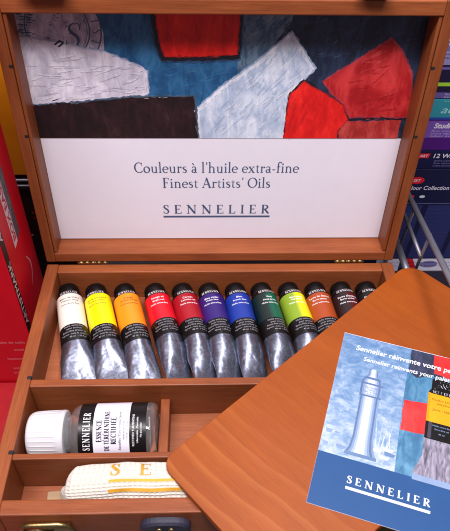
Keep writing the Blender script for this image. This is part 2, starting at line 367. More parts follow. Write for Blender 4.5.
class Sheet:
    """collects flat 2-D shapes and lays them on a surface given by fn(x, y, lift)"""
    def __init__(s, fn): s.fn = fn; s.v = []; s.f = []; s.m = []; s.n = 0
    def add(s, t, dx=0, dy=0, lift=0., mi=0, rot=0., flip=False):
        b = len(s.v); c, q = math.cos(rot), math.sin(rot)
        for x, y, z in t[0]:
            s.v.append(s.fn(x*c-y*q+dx, x*q+y*c+dy, lift+z))
        for f in t[1]: s.f.append(tuple(b+i for i in f)); s.m.append(mi)
    def poly(s, pts, lift, mi, jit=0., step=None, seed=0, fr=200.):
        P = []
        n = len(pts)
        for i in range(n):
            a, b = Vector(pts[i]), Vector(pts[(i+1) % n]); l = (b-a).length
            k = max(1, int(l/step)) if step else 1
            for j in range(k):
                p = a.lerp(b, j/k)
                if jit and not (abs(a.y-b.y) < 1e-6 and (abs(a.y-.1453) < 1e-6 or abs(a.y-.2774) < 1e-6)):
                    w = noise.noise(Vector((p.x*fr, p.y*fr, seed*3.7)))+.6*noise.noise(Vector((p.x*fr*3, p.y*fr*3, seed*1.7)))
                    d = (b-a).normalized(); p = p+Vector((-d.y, d.x))*w*jit
                P.append((p.x, p.y))
        tri = tessellate_polygon([[Vector((x, y, 0)) for x, y in P]])
        s.add(([(x, y, 0) for x, y in P], [tuple(t) for t in tri]), lift=lift, mi=mi)
    def rect(s, x0, x1, y0, y1, lift, mi, n=1):
        xs = [x0+(x1-x0)*i/n for i in range(n+1)]
        vs = [(x, y, 0) for x in xs for y in (y0, y1)]
        s.add((vs, [(2*i, 2*i+2, 2*i+3, 2*i+1) for i in range(n)]), lift=lift, mi=mi)
    def disc(s, cx, cy, rx, ry, lift, mi, n=32, r0=0.):
        vs = []; fs = []
        for k in range(n):
            a = 2*PI*k/n
            vs += [(cx+rx*math.cos(a), cy+ry*math.sin(a), 0), (cx+rx*r0*math.cos(a), cy+ry*r0*math.sin(a), 0)]
        for k in range(n):
            j = (k+1) % n; fs.append((2*k, 2*j, 2*j+1, 2*k+1))
        if r0 == 0:
            fs = [tuple(2*k for k in range(n))]
        s.add((vs, fs), lift=lift, mi=mi)
    def join(s, o, mats):
        """add the printed shapes to the mesh of the thing they are printed on"""
        me = o.data; off = len(me.materials)
        for m in mats: me.materials.append(m)
        bm = bmesh.new(); bm.from_mesh(me)
        vs = [bm.verts.new(v) for v in s.v]
        for f, m in zip(s.f, s.m):
            try: q = bm.faces.new([vs[i] for i in f]); q.material_index = m+off
            except ValueError: pass
        bm.to_mesh(me); bm.free(); return o
    def make(s, name, mats, parent=None, **kw):
        return obj(name, s.v, s.f, mats, parent, midx=s.m, **kw)

# ------------------------------------------------------------------ camera
Cc = Vector((-.0167, -.5038, .4895)); Fw = Vector((.0301, .7142, -.6993)); Rt = Vector((.9995, -.0252, .0173)); Up = Vector((.0053, .6995, .7147))
cam = bpy.data.cameras.new('camera'); co = bpy.data.objects.new('camera', cam); COL.objects.link(co)
co.matrix_world = Matrix(((Rt.x, Up.x, -Fw.x, Cc.x), (Rt.y, Up.y, -Fw.y, Cc.y), (Rt.z, Up.z, -Fw.z, Cc.z), (0, 0, 0, 1)))
cam.sensor_fit = 'VERTICAL'; cam.sensor_height = 24; cam.sensor_width = 24; cam.lens = 606.3/531*24
cam.clip_start = .01; cam.clip_end = 50
cam.dof.use_dof = True; cam.dof.focus_distance = .62; cam.dof.aperture_fstop = 11
S.camera = co

# ------------------------------------------------------------------ setting
SHELF = plain('dark shelf laminate', srgb(58, 50, 56), .5, 0, .1, 300)
ZS = -.084        # underside of the paint box
ZF = -.150        # the shelf
tag(box_obj('shelf', -.75, .75, -.75, .45, ZF-.03, ZF, SHELF), kind='structure')
tag(box_obj('wall', -.75, .75, .45, .47, ZF, 1.0, plain('added dark backing', srgb(40, 32, 38), .8)), kind='structure')  # dark panel added so the gaps behind the stock stay dark

# ------------------------------------------------------------------ the paint box
HW, D, TW = .2, .2912, .0135
box = tag(empty('paint_box', (0, -D/2, ZS)), 'open reddish wooden paint box with divided tray and raised hinged lid', 'paint box')
OB = (0, -D/2, ZS)
ZB = ZS+.0005
box_obj('side_wall', -HW, -HW+TW, -D, 0, ZB, 0, WY, box, .0012, OB)
box_obj('side_wall', HW-TW, HW, -D, 0, ZB, 0, WY, box, .0012, OB)
box_obj('back_wall', -HW+TW, HW-TW, -TW, -.0003, ZB, -.0003, WX, box, .0012, OB)
box_obj('front_wall', -HW+TW, HW-TW, -D+.0003, -D+TW, ZB, -.0003, WX, box, .0014, OB)
box_obj('bottom_panel', -HW+TW, HW-TW, -D+TW, -TW, ZB+.002, -.052, WF, box, 0, OB)
box_obj('raised_floor', -HW+TW, HW-TW, -.1585, -TW, -.0515, -.0425, WF, box, 0, OB)
box_obj('divider', -HW+TW, HW-TW, -.1669, -.1585, -.0515, -.0008, WX, box, .0009, OB)
box_obj('divider', -HW+TW, HW-TW, -.2418, -.2362, -.0515, -.0008, WX, box, .0009, OB)
box_obj('short_divider', -.0625, -.0535, -.2362, -.1669, -.0515, -.024, WY, box, .0009, OB)
for x, y in ((-.1885, -.157), (-.1885, -.2355), (.1885, -.157), (.1885, -.2355)):
    box_obj('nail_hole', x-.0022, x+.0022, y-.0022, y+.0022, -.004, .00015, BLACKHOLE, box, .0006, OB)

# a low dark stand carries the box
st = tag(box_obj('display_stand', -.190, .190, -.282, .028, ZF+.0003, ZS, plain('dark stand laminate', srgb(46, 36, 40), .55), None, .002), 'low dark display stand underneath the paint box', 'stand')
# hinges
for x0, x1 in ((-.1645, -.1305), (.1325, .1655)):
    bm = bmesh.new(); n = 5; w = (x1-x0)/n
    for k in range(n):
        bm_tube(bm, [(x0+w*k+.0002, .0008, .0014), (x0+w*(k+1)-.0002, .0008, .0014)], .0017, 14)
    bm_tube(bm, [(x0-.0006, .0008, .0014), (x1+.0006, .0008, .0014)], .0014, 10)
    for v in bm.verts: v.co -= Vector(OB)
    bmobj('hinge', bm, BRASS, box)

# front catch: plate, draw loop
bm = bmesh.new()
bm_box(bm, -.166, -.130, -D-.0022, -D, -.045, -.012, .0008)
lp = [(-.170, -.038), (-.168, -.009), (-.1655, -.0055), (-.160, -.004), (-.138, -.003), (-.1315, -.005), (-.128, -.011), (-.122, -.036)]
bm_tube(bm, [(x, -D-.0065, z) for x, z in lp], .0019, 12)
bm_tube(bm, [(-.170, -D-.0055, -.018), (-.158, -D-.0055, -.014), (-.146, -D-.0045, -.026)], .0022, 10)
bm_tube(bm, [(-.167, -D-.004, -.0115), (-.129, -D-.004, -.0105)], .0028, 12)
for v in bm.verts: v.co -= Vector(OB)
bmobj('catch', bm, BRASS, box)
# second catch under the palette
bm = bmesh.new()
bm_box(bm, .130, .166, -D-.0022, -D, -.045, -.012, .0008)
bm_tube(bm, [(-x, -D-.0065, z) for x, z in lp], .0019, 12)
for v in bm.verts: v.co -= Vector(OB)
bmobj('catch', bm, BRASS, box)
# handle: dark leather end pads with rivets, strap between
LEATH = plain('dark navy leather', srgb(44, 42, 58), .5, 0, .4, 700)
bm = bmesh.new()
for cx in (-.052, .052):
    pts = []
    for k in range(28):
        a = 2*PI*k/28; sx = math.copysign(abs(math.cos(a))**.7, math.cos(a)); sz = math.copysign(abs(math.sin(a))**.7, math.sin(a))
        pts.append((cx+.021*sx, -.021+.0135*sz))
    for y0, k0, y1, k1 in ((-D, 1, -D-.0045, 1), (-D-.0045, 1, -D-.0065, .86)):
        a = [bm.verts.new((cx+(x-cx)*k0, y0, -.021+(z+.021)*k0)) for x, z in pts]; b = [bm.verts.new((cx+(x-cx)*k1, y1, -.021+(z+.021)*k1)) for x, z in pts]
        for i in range(28): bm.faces.new((a[i], a[(i+1) % 28], b[(i+1) % 28], b[i]))
    bm.faces.new(b)
bm_tube(bm, [(-.055+.11*i/16, -D-.008-.022*math.sin(PI*i/16)**.6, -.026-.006*math.sin(PI*i/16)) for i in range(17)], .006, 12)
bmesh.ops.remove_doubles(bm, verts=bm.verts, dist=1e-5); bmesh.ops.recalc_face_normals(bm, faces=bm.faces)
for v in bm.verts: v.co -= Vector(OB)
hd = bmobj('handle', bm, LEATH, box)
for cx in (-.052, .052):
    for dx in (-.005, .005):
        bm = bmesh.new(); bmesh.ops.create_uvsphere(bm, u_segments=14, v_segments=8, radius=.0028, matrix=Matrix.Diagonal((1, .55, 1, 1)))
        bmobj('rivet', bm, BRASS, hd, (cx+dx-OB[0], -D-.0066-OB[1], -.018-OB[2]), smooth=True)

# the lid: its local frame is x, y = depth away from its rim, z = height up from the hinge
LT = .0562; LD = .0261; LH = .2912
LB = .034
lid = bmobj('lid', (lambda b: (bm_box(b, -HW+.002, HW-.002, LD+.0014, LB-.0004, .002, LH-.002, .0003), b)[1])(bmesh.new()), WX, box, (0-OB[0], -OB[1], .003-OB[2]), rot=(-LT, 0, 0))
def lrail(x0, x1, z0, z1, mat, bead=None):
    cx, cz = (x0+x1)/2, (z0+z1)/2
    bm = bmesh.new(); bm_box(bm, x0-cx, x1-cx, 0, LB, z0-cz, z1-cz, .0012)
    if bead is not None:
        a, c = bead; bm_box(bm, a-cx, c-cx, .0012, .012, z0-cz+.0134, z1-cz-.0134, .0007)
    return bmobj('lid_rail', bm, mat, lid, (cx, 0, cz))
lrail(-HW, -HW+.0105, 0, LH, WZ, (-HW+.0110, -HW+.0142))
lrail(HW-.0105, HW, 0, LH, WZ, (HW-.0142, HW-.0110))
lrail(-HW+.0105, HW-.0105, .0003, TW-.001, WX)
lrail(-HW+.0105, HW-.0105, LH-TW, LH-.0003, WX)
# inner lining strips behind the beads
for s in (-1, 1):
    x0, x1 = sorted((s*(HW-.0104), s*(HW-.0138)))
    box_obj('lid_lining', x0, x1, .0125, LD-.0002, TW-.0011, LH-TW, WZ, lid, .0004)
for s in (-1, 1):
    for z in (.1612, .2315):
        box_obj('nail_hole', s*.1912-.0017, s*.1912+.0017, -.0002, .004, z-.0017, z+.0017, BLACKHOLE, lid, .0005)
# hook keepers on the lid's outer edge, overhanging flap enlarged to shade the rim
for x0, x1 in ((-.172, -.126), (.108, .142)):
    bm = bmesh.new()
    bm_box(bm, x0, x1, .002, .022, LH, LH+.002, .0006); bm_box(bm, x0+.004, x1-.004, -.012, .006, LH+.0085, LH+.0115, .001); bm_box(bm, x0+.008, x1-.008, .003, .007, LH+.001, LH+.010, .001)
    bm_tube(bm, [(x0+.003, .006, LH+.005), (x1-.003, .006, LH+.005)], .004, 12)
    
    bmobj('hook_keeper', bm, plain('dark bronze', srgb(52, 44, 58), .4, .6), lid)

# ------------------------------------------------------------------ printed card in the lid
ch = Vector((0, math.sin(LT), math.cos(LT))); cd = Vector((0, math.cos(LT), -math.sin(LT))); L0 = Vector((0, 0, .003))
croot = L0+cd*LD+ch*TW
cbm = bmesh.new(); bm_box(cbm, -.1861, .1861, 0, .0011, 0, LH-2*TW, .0002, 1)
card = tag(bmobj('printed_card', cbm, PAPER, None, croot, rot=(-LT, 0, 0)), 'white printed card with abstract painting and blue lettering inside the raised lid', 'printed card')
cf = lambda x, y, l: (x, -.00012-l, y-TW)      # card surface, y = height in lid frame
M_ = [paint_mat('painted blue', srgb(24, 78, 124), srgb(44, 104, 150)), paint_mat('painted grey blue', srgb(62, 92, 120), srgb(104, 128, 150)),
      paint_mat('painted navy', srgb(22, 34, 56), srgb(38, 56, 84)), paint_mat('painted lilac white', srgb(196, 190, 208), srgb(226, 220, 234)),
      paint_mat('painted black', srgb(24, 12, 18), srgb(42, 20, 26)), paint_mat('painted scarlet', srgb(214, 16, 16), srgb(232, 30, 24)),
      paint_mat('painted ice white', srgb(178, 194, 220), srgb(216, 224, 240)), paint_mat('painted crimson', srgb(196, 24, 30), srgb(218, 44, 46)),
      paint_mat('painted rose red', srgb(168, 16, 24), srgb(200, 48, 50), sc=60), paint_mat('painted brick', srgb(160, 36, 36), srgb(188, 66, 60)),
      plain('painted outline', srgb(18, 20, 34), .5), plain('painted teal line', srgb(62, 84, 110), .5), paint_mat('painted ridge white', srgb(214, 218, 232), srgb(240, 240, 246)),
      paint_mat('print greyed lilac', srgb(150, 146, 168), srgb(190, 184, 202), sc=140),
      paint_mat('dab lilac light', srgb(212, 208, 222), srgb(230, 226, 236)), paint_mat('dab lilac grey', srgb(188, 182, 202), srgb(206, 202, 218)), paint_mat('dab ice light', srgb(204, 214, 232), srgb(224, 230, 242)), paint_mat('dab ice grey', srgb(168, 184, 210), srgb(190, 204, 226)),
      paint_mat('dab rose', srgb(186, 40, 44), srgb(202, 62, 62)), paint_mat('dab wine', srgb(150, 12, 22), srgb(172, 24, 32)), paint_mat('dab scarlet', srgb(196, 12, 14), srgb(216, 22, 20)),
      paint_mat('dab blue', srgb(34, 92, 138), srgb(50, 110, 152)), paint_mat('dab grey blue', srgb(88, 114, 138), srgb(120, 142, 160)), paint_mat('dab navy', srgb(34, 50, 76), srgb(46, 66, 94)), paint_mat('dab black', srgb(34, 18, 24), srgb(48, 26, 32))]
sh = Sheet(cf); mm = .001
P = lambda *pts: [(x*mm, y*mm) for x, y in pts]
top = 277.4
XL = 187.5
J = dict(jit=.0011, step=.0025)
sh.poly(P((-XL, 145.3), (20, 145.3), (20, top), (-XL, top)), .00000, 0)
sh.poly(P((16, 145.3), (70, 145.3), (66, top), (12, top)), .00006, 1, seed=1, **J)
sh.poly(P((60, 145.3), (XL, 145.3), (XL, top), (65, top), (60, 262), (48, 244)), .00012, 2, seed=2, **J)
sh.poly(P((-XL, 236), (-118, 226), (-110.5, 236), (-109.5, 252), (-112, 264), (-119, top), (-XL, top)), .00018, 13, seed=12)
sh.poly(P((-XL, 180), (-75, 192.6), (-72.5, 195), (-73.5, 216), (-76, 219.3), (-91, 226), (-110, 234), (-146, 241.5), (-XL, 248.5)), .00029, 3, seed=3, **J)
sh.poly(P((-XL, 145.3), (-25.8, 145.3), (-27.3, 180), (-29, 191), (-90, 189.5), (-140, 184), (-XL, 180.5)), .00033, 4, seed=4, **J)
sh.poly(P((-33, 191), (-28, 206), (-20, 196), (-23, 178), (-30, 178)), .00027, 21, jit=.002, step=.0018, seed=41)
sh.poly(P((-66.5, top), (16.5, top), (15.5, 229), (-12, 227), (-58, 226.5), (-63, 242)), .0003, 10, seed=5, **J)
sh.poly(P((-62, top), (14.2, top), (13, 233.5), (-5, 232.0), (-54, 231), (-58.5, 243)), .00036, 5, seed=6, **J)
sh.poly(P((-23, 145.3), (-26.5, 176), (-1, 201), (30, 224), (62.5, 254), (87, 220), (63, 192), (64.2, 145.3)), .0003, 12, seed=7, **J)
sh.poly(P((-20.5, 145.3), (-23.5, 175), (0, 197.5), (31, 220.5), (62, 250), (83.5, 218), (60.5, 192), (62.5, 145.3)), .00036, 6, seed=8, **J)
sh.poly(P((62.5, 145.3), (64, 194), (78, 209.5), (88, 204), (96, 196), (103, 190), (124, 184), (130.5, 168), (122, 145.3)), .0003, 10, seed=9, **J)
sh.poly(P((63.5, 145.3), (66, 192.5), (78.4, 206.5), (88, 200), (101, 193.5), (119, 182.5), (126, 167), (117.6, 153), (118, 145.3)), .00042, 5, seed=10, **J)
sh.poly(P((98, 207), (112, 217), (128, 228), (155, 248), (166, 238), (181, 214), (185.9, 190), (XL, 170), (128.6, 170), (121, 184), (106, 197)), .0004, 8, seed=11, jit=.0017, step=.0025)
sh.poly(P((126, 164.8), (182, 165.8), (181.4, 145.3), (121, 145.3), (119.5, 153)), .0004, 9, seed=12, **J)
HALO = []
def halo(pts, ca, cb, lift, w, seed):
    a = [x*mm for p_ in pts for x in p_]; n_ = len(pts)
    for q_, (f_, ww) in enumerate(((.35, w), (.65, w*.5))):
        c_ = tuple(u*(1-f_)+v*f_ for u, v in zip(cb[:3], ca[:3]))+(1,)
        HALO.append(paint_mat('blended paint %d %d' % (seed, q_), c_))
        out_ = []
        for k in range(n_):
            p0, p1, p2 = Vector(pts[k-1]), Vector(pts[k]), Vector(pts[(k+1) % n_])
            d1_, d2_ = (p1-p0).normalized(), (p2-p1).normalized(); nn = (Vector((d1_.y, -d1_.x))+Vector((d2_.y, -d2_.x)))
            nn = nn/max(.6, nn.length)*ww*1.2
            out_.append((min(XL, max(-XL, p1.x+nn.x)), min(top, max(145.3, p1.y+nn.y))))
        sh.poly(P(*out_), lift+q_*.000004, len(M_)+len(HALO)-1, jit=.0012, step=.0016, seed=seed*2+q_+100, fr=260.)
cB, cG, cN, cW, cK, cI, cR = srgb(30, 86, 134), srgb(80, 108, 134), srgb(26, 40, 64), srgb(208, 202, 218), srgb(26, 12, 18), srgb(196, 208, 228), srgb(200, 40, 46)
def ccw(p): return p if sum(p[k-1][0]*p[k][1]-p[k][0]*p[k-1][1] for k in range(len(p))) > 0 else p[::-1]
halo(ccw([(-XL, 180), (-75, 192.6), (-72.5, 195), (-73.5, 216), (-76, 219.3), (-91, 226), (-110, 234), (-146, 241.5), (-XL, 248.5)]), cW, cB, .00027, 1.5, 1)
halo(ccw([(-XL, 145.3), (-25.8, 145.3), (-27.3, 180), (-29, 191), (-90, 189.5), (-140, 184), (-XL, 180.5)]), cK, cG, .00031, 1.8, 2)
halo(ccw([(-66.5, top), (16.5, top), (15.5, 229), (-12, 227), (-58, 226.5), (-63, 242)]), cK, cB, .00028, 1.6, 3)
halo(ccw([(-23, 145.3), (-26.5, 176), (-1, 201), (30, 224), (62.5, 254), (87, 220), (63, 192), (64.2, 145.3)]), cI, cB, .00028, 1.8, 4)
halo(ccw([(98, 207), (112, 217), (128, 228), (155, 248), (166, 238), (181, 214), (185.9, 190), (186, 170), (128.6, 170), (121, 184), (106, 197)]), cR, cN, .00038, 2.0, 5)
halo(ccw([(-5, 300) if False else (-62, top), (14.2, top), (13, 233.5), (-5, 232.0), (-54, 231), (-58.5, 243)]), srgb(190, 20, 18), cK, .00034, 1.0, 6)
halo(ccw([(63.5, 145.3), (66, 192.5), (78.4, 206.5), (88, 200), (101, 193.5), (119, 182.5), (126, 167), (117.6, 153), (118, 145.3)]), srgb(190, 20, 18), cK, .00039, 1.0, 7)
# broken brush edges: short strokes of the patch's own and its neighbour's colour along each border
rnd = random.Random(21)
def fray(pts, mis, n, lift, off=1.0):
    seg = [(Vector(a), Vector(b)) for a, b in zip(pts, pts[1:])]
    for k in range(n):
        a, b = rnd.choices(seg, [(q-p).length for p, q in seg])[0]; u = rnd.random(); d = (b-a).normalized(); nn = Vector((-d.y, d.x))
        l = rnd.uniform(1.5, 6)/2; w = rnd.uniform(.25, .9)/2; c = a.lerp(b, u)+nn*rnd.gauss(0, off*.6); ang = rnd.uniform(-.25, .25); d = (d+nn*ang).normalized(); nn = Vector((-d.y, d.x))
        q = [c-d*l, c-d*l*.3+nn*w, c+d*l*.5+nn*w*.7, c+d*l, c+d*l*.4-nn*w, c-d*l*.5-nn*w*.8]
        q = [(min(185.5, max(-185.5, p.x)), min(277, max(145.4, p.y))) for p in q]
        sh.poly(P(*q), lift+k*4e-7, mis[k % len(mis)], jit=.0002, step=.001, seed=k)
fray([(-186, 248.5), (-146, 241.5), (-110, 234), (-76, 219.3), (-72.5, 195)], (3, 13), 22, .00045, .6)
fray([(-186, 180.5), (-140, 184), (-90, 189.5), (-29, 191), (-25.8, 145.5)], (4, 4, 13), 40, .00046, .8)
fray([(-62, 277), (-58.5, 243), (-54, 231), (-5, 232), (13, 233.5), (14.2, 277)], (10, 5), 40, .00047, .7)
fray([(-25.5, 176), (0, 198.5), (31, 221.5), (62, 252), (85, 219), (62, 192), (63, 146)], (12, 6, 6), 60, .00048, .8)
fray([(63, 146), (65, 192.5), (78.4, 207.5), (101, 193.5), (121, 182.5), (128, 167), (119, 153)], (10, 5, 7), 40, .00049, .7)
fray([(105, 197), (98, 207), (112, 217), (155, 248), (166, 238), (181, 214), (184, 175), (129, 169)], (8, 9, 8), 60, .0005, .8)
fray([(124, 167.2), (183, 167.8)], (10, 9), 12, .0005, .5)
fray([(18, 195), (16, 276)], (0, 1, 11), 60, .00015, 5); fray([(52, 248), (62, 276)], (1, 2), 60, .00015, 4)
# brush ridges and scuffs
rnd = random.Random(4)
def scuff(n, x0, x1, y0, y1, mi, ang, ll=(6, 20), w=(.25, .8), lift=.00048):
    for _ in range(n):
        x, y = rnd.uniform(x0, x1), rnd.uniform(y0, y1); a = R(ang+rnd.uniform(-12, 12)); l = rnd.uniform(*ll)/2; q = rnd.uniform(*w)/2
        c, s = math.cos(a), math.sin(a)
        sh.poly(P((x-l*c+q*s, y-l*s-q*c), (x+l*c+q*s*.3, y+l*s-q*c*.3), (x+l*c-q*s*.3, y+l*s+q*c*.3), (x-l*c-q*s, y-l*s+q*c)), lift+rnd.random()*.00003, mi, jit=.0003, step=.0015, seed=_)
scuff(10, -100, -76, 196, 222, 12, 8, (4, 12)); scuff(8, -170, -110, 190, 232, 12, 10, (6, 22), (.2, .5)); scuff(6, 0, 50, 155, 220, 12, 45, (8, 25), (.2, .6))
scuff(8, -100, -70, 196, 218, 13, 60, (2, 7), (.2, .4))
scuff(10, 125, 170, 180, 225, 9, 30, (3, 12), (.4, 1.2)); scuff(9, 66, 74, 150, 190, 7, 85, (8, 20), (.3, .8)); scuff(7, -170, -40, 182, 188, 4, 6, (4, 12), (.5, 1.3))
scuff(9, -70, 12, 196, 224, 1, 15, (3, 12), (.15, .5), .0001); scuff(12, 20, 60, 226, 270, 0, 40, (5, 16), (.4, 1.1), .0001); scuff(12, 80, 150, 225, 270, 1, 30, (4, 14), (.15, .4), .00014)
def dab(n, poly_, mi, ang, sp=14, lift=.00052, ll=(8, 24), w=(.8, 2.4)):
    xs_ = [p[0] for p in poly_]; ys_ = [p[1] for p in poly_]; k = 0; tries = 0
    def inside(x, y):
        r_ = False
        for (xa, ya), (xb, yb) in zip(poly_, poly_[1:]+poly_[:1]):
            if (ya > y) != (yb > y) and x < (xb-xa)*(y-ya)/(yb-ya)+xa: r_ = not r_
        return r_
    while k < n and tries < n*30:
        tries += 1; x, y = rnd.uniform(min(xs_), max(xs_)), rnd.uniform(min(ys_), max(ys_)); a = R(ang+rnd.uniform(-sp, sp)); l = rnd.uniform(*ll)/2; q = rnd.uniform(*w)/2; c, s_ = math.cos(a), math.sin(a)
        if not (inside(x-l*c, y-l*s_) and inside(x+l*c, y+l*s_)): continue
        pts_ = [(x+l*(2*u-1)*c-q*v*s_, y+l*(2*u-1)*s_+q*v*c) for u, v in ((0, -.5), (.3, -1), (.75, -.8), (1, -.2), (.95, .3), (.6, .9), (.2, .8), (0, .2))]
        sh.poly(P(*pts_), lift+k*3e-7, mi, jit=.0007, step=.0012, seed=k+300, fr=500.); k += 1
pw1 = [(-186, 182), (-76, 194), (-75, 216), (-110, 232), (-186, 246)]; pw2 = [(-18, 146), (-21, 174), (1, 195), (62, 248), (82, 218), (60, 192), (61, 146)]
pr3 = [(104, 205), (154, 244), (178, 214), (183, 172), (130, 172), (122, 185)]; pr2 = [(66, 147), (68, 190), (79, 203), (117, 182), (123, 167), (116, 147)]; pr1 = [(-58, 275), (-55, 244), (-51, 234), (10, 236), (12, 275)]
dab(26, pw1, 14, 8); dab(22, pw1, 15, 10); dab(30, pw2, 16, 45); dab(26, pw2, 17, 50); dab(9, pr3, 18, 35, 30); dab(14, pr3, 19, 30, 30); dab(9, pr2, 20, 70); dab(12, pr1, 20, 85)
dab(26, [(-70, 192), (-70, 275), (-112, 262), (-110, 236), (-74, 222)], 21, 70, 30, .0001); dab(14, [(-62, 194), (14, 200), (10, 226), (-56, 225)], 21, 10, 14, .0001); dab(20, [(20, 226), (60, 256), (58, 276), (18, 276)], 22, 45, 25, .0001); dab(22, [(70, 262), (88, 222), (150, 250), (180, 225), (186, 276), (70, 276)], 23, 30, 25, .00014)
dab(16, [(-184, 147), (-28, 147), (-30, 188), (-184, 178)], 24, 5, 8)
scuff(4, 128, 180, 167.3, 168.4, 10, 1, (14, 30), (.7, 1.2)); 
# seal: rings, arced capitals, big S and the script n
for r, w in ((40, .035), (29.5, .04), (27, .02)):
    sh.disc(-.1505, .2560, r*mm, r*mm*.98, .00022, 11, 64, 1-w)
seal = "SENNELIER SARTISTES"
for i, chh in enumerate("ARTISTES A PARIS SUEL"):
    a = R(-12+(-15+i)*-15.5) if False else R(58-i*15.5)
    sh.add(centre(serif(chh, .0075)) if chh != ' ' else ([], []), -.1505+.0315*math.cos(a), .2560+.0315*math.sin(a), .00023, 11, a-PI/2)
sh.add(centre(serif('S', .023, weight=.75, shear=.25, kx=1.15)), -.137, .2385, .00023, 11)
sh.add(centre(sans('n', .0135, .5, 1, .012)), -.1525, .2400, .0005, 10, R(-28))
for k in range(14):
    y0 = 244+k*2.3; sh.poly(P((-186, y0+2), (-178+k*.5, y0+.6), (-175+k*.6, y0+1.1), (-180, y0+2.0)), .00021, 11, jit=.0012, step=.002, seed=60+k)
for k in range(40):
    a = R(rnd.uniform(0, 360)); r_ = rnd.uniform(6, 26); x, y = -150.5+r_*math.cos(a), 256+r_*math.sin(a)
    sh.poly(P((x-1.6, y), (x, y+.35), (x+1.8, y-.1), (x, y-.3)), .000215, 11, jit=.0006, step=.0008, seed=90+k)
sh.make('painting', M_+HALO, card)
lt = Sheet(cf)
def fit(t, x0, x1, y):
    vs, fs = t; a = min(v[0] for v in vs); b = max(v[0] for v in vs); k = (x1-x0)/(b-a)
    return [((v[0]-a)*k+x0, v[1]+y, v[2]) for v in vs], fs
lt.add(fit(serif("Couleurs à l'huile extra-fine", .0128, .03), -.0935, .0832, .1035), lift=.0001)
lt.add(fit(serif("Finest Artists' Oils", .0128, .03), -.0640, .0532, .0843), lift=.0001)
lt.add(fit(serif("SENNELIER", .0118, .42, 1.15), -.0650, .0545, .0495), lift=.0001)
lt.rect(-.0655, .0552, .0440, .0464, .0001, 0)
lt.join(card, [BLUEINK])

# ------------------------------------------------------------------ paint tubes
def glare_label(name, c1, c2):  # tone split across the label stands in for glare, put into the colour
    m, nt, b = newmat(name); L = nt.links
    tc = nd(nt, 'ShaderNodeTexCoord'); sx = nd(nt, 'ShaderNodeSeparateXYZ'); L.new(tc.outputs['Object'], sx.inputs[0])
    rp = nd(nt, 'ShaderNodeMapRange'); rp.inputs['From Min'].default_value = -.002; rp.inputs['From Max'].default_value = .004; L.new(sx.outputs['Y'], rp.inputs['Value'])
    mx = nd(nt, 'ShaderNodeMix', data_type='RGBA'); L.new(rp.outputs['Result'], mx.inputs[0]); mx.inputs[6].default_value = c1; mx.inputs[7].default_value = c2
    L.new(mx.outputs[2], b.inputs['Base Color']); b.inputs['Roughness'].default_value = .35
    return m

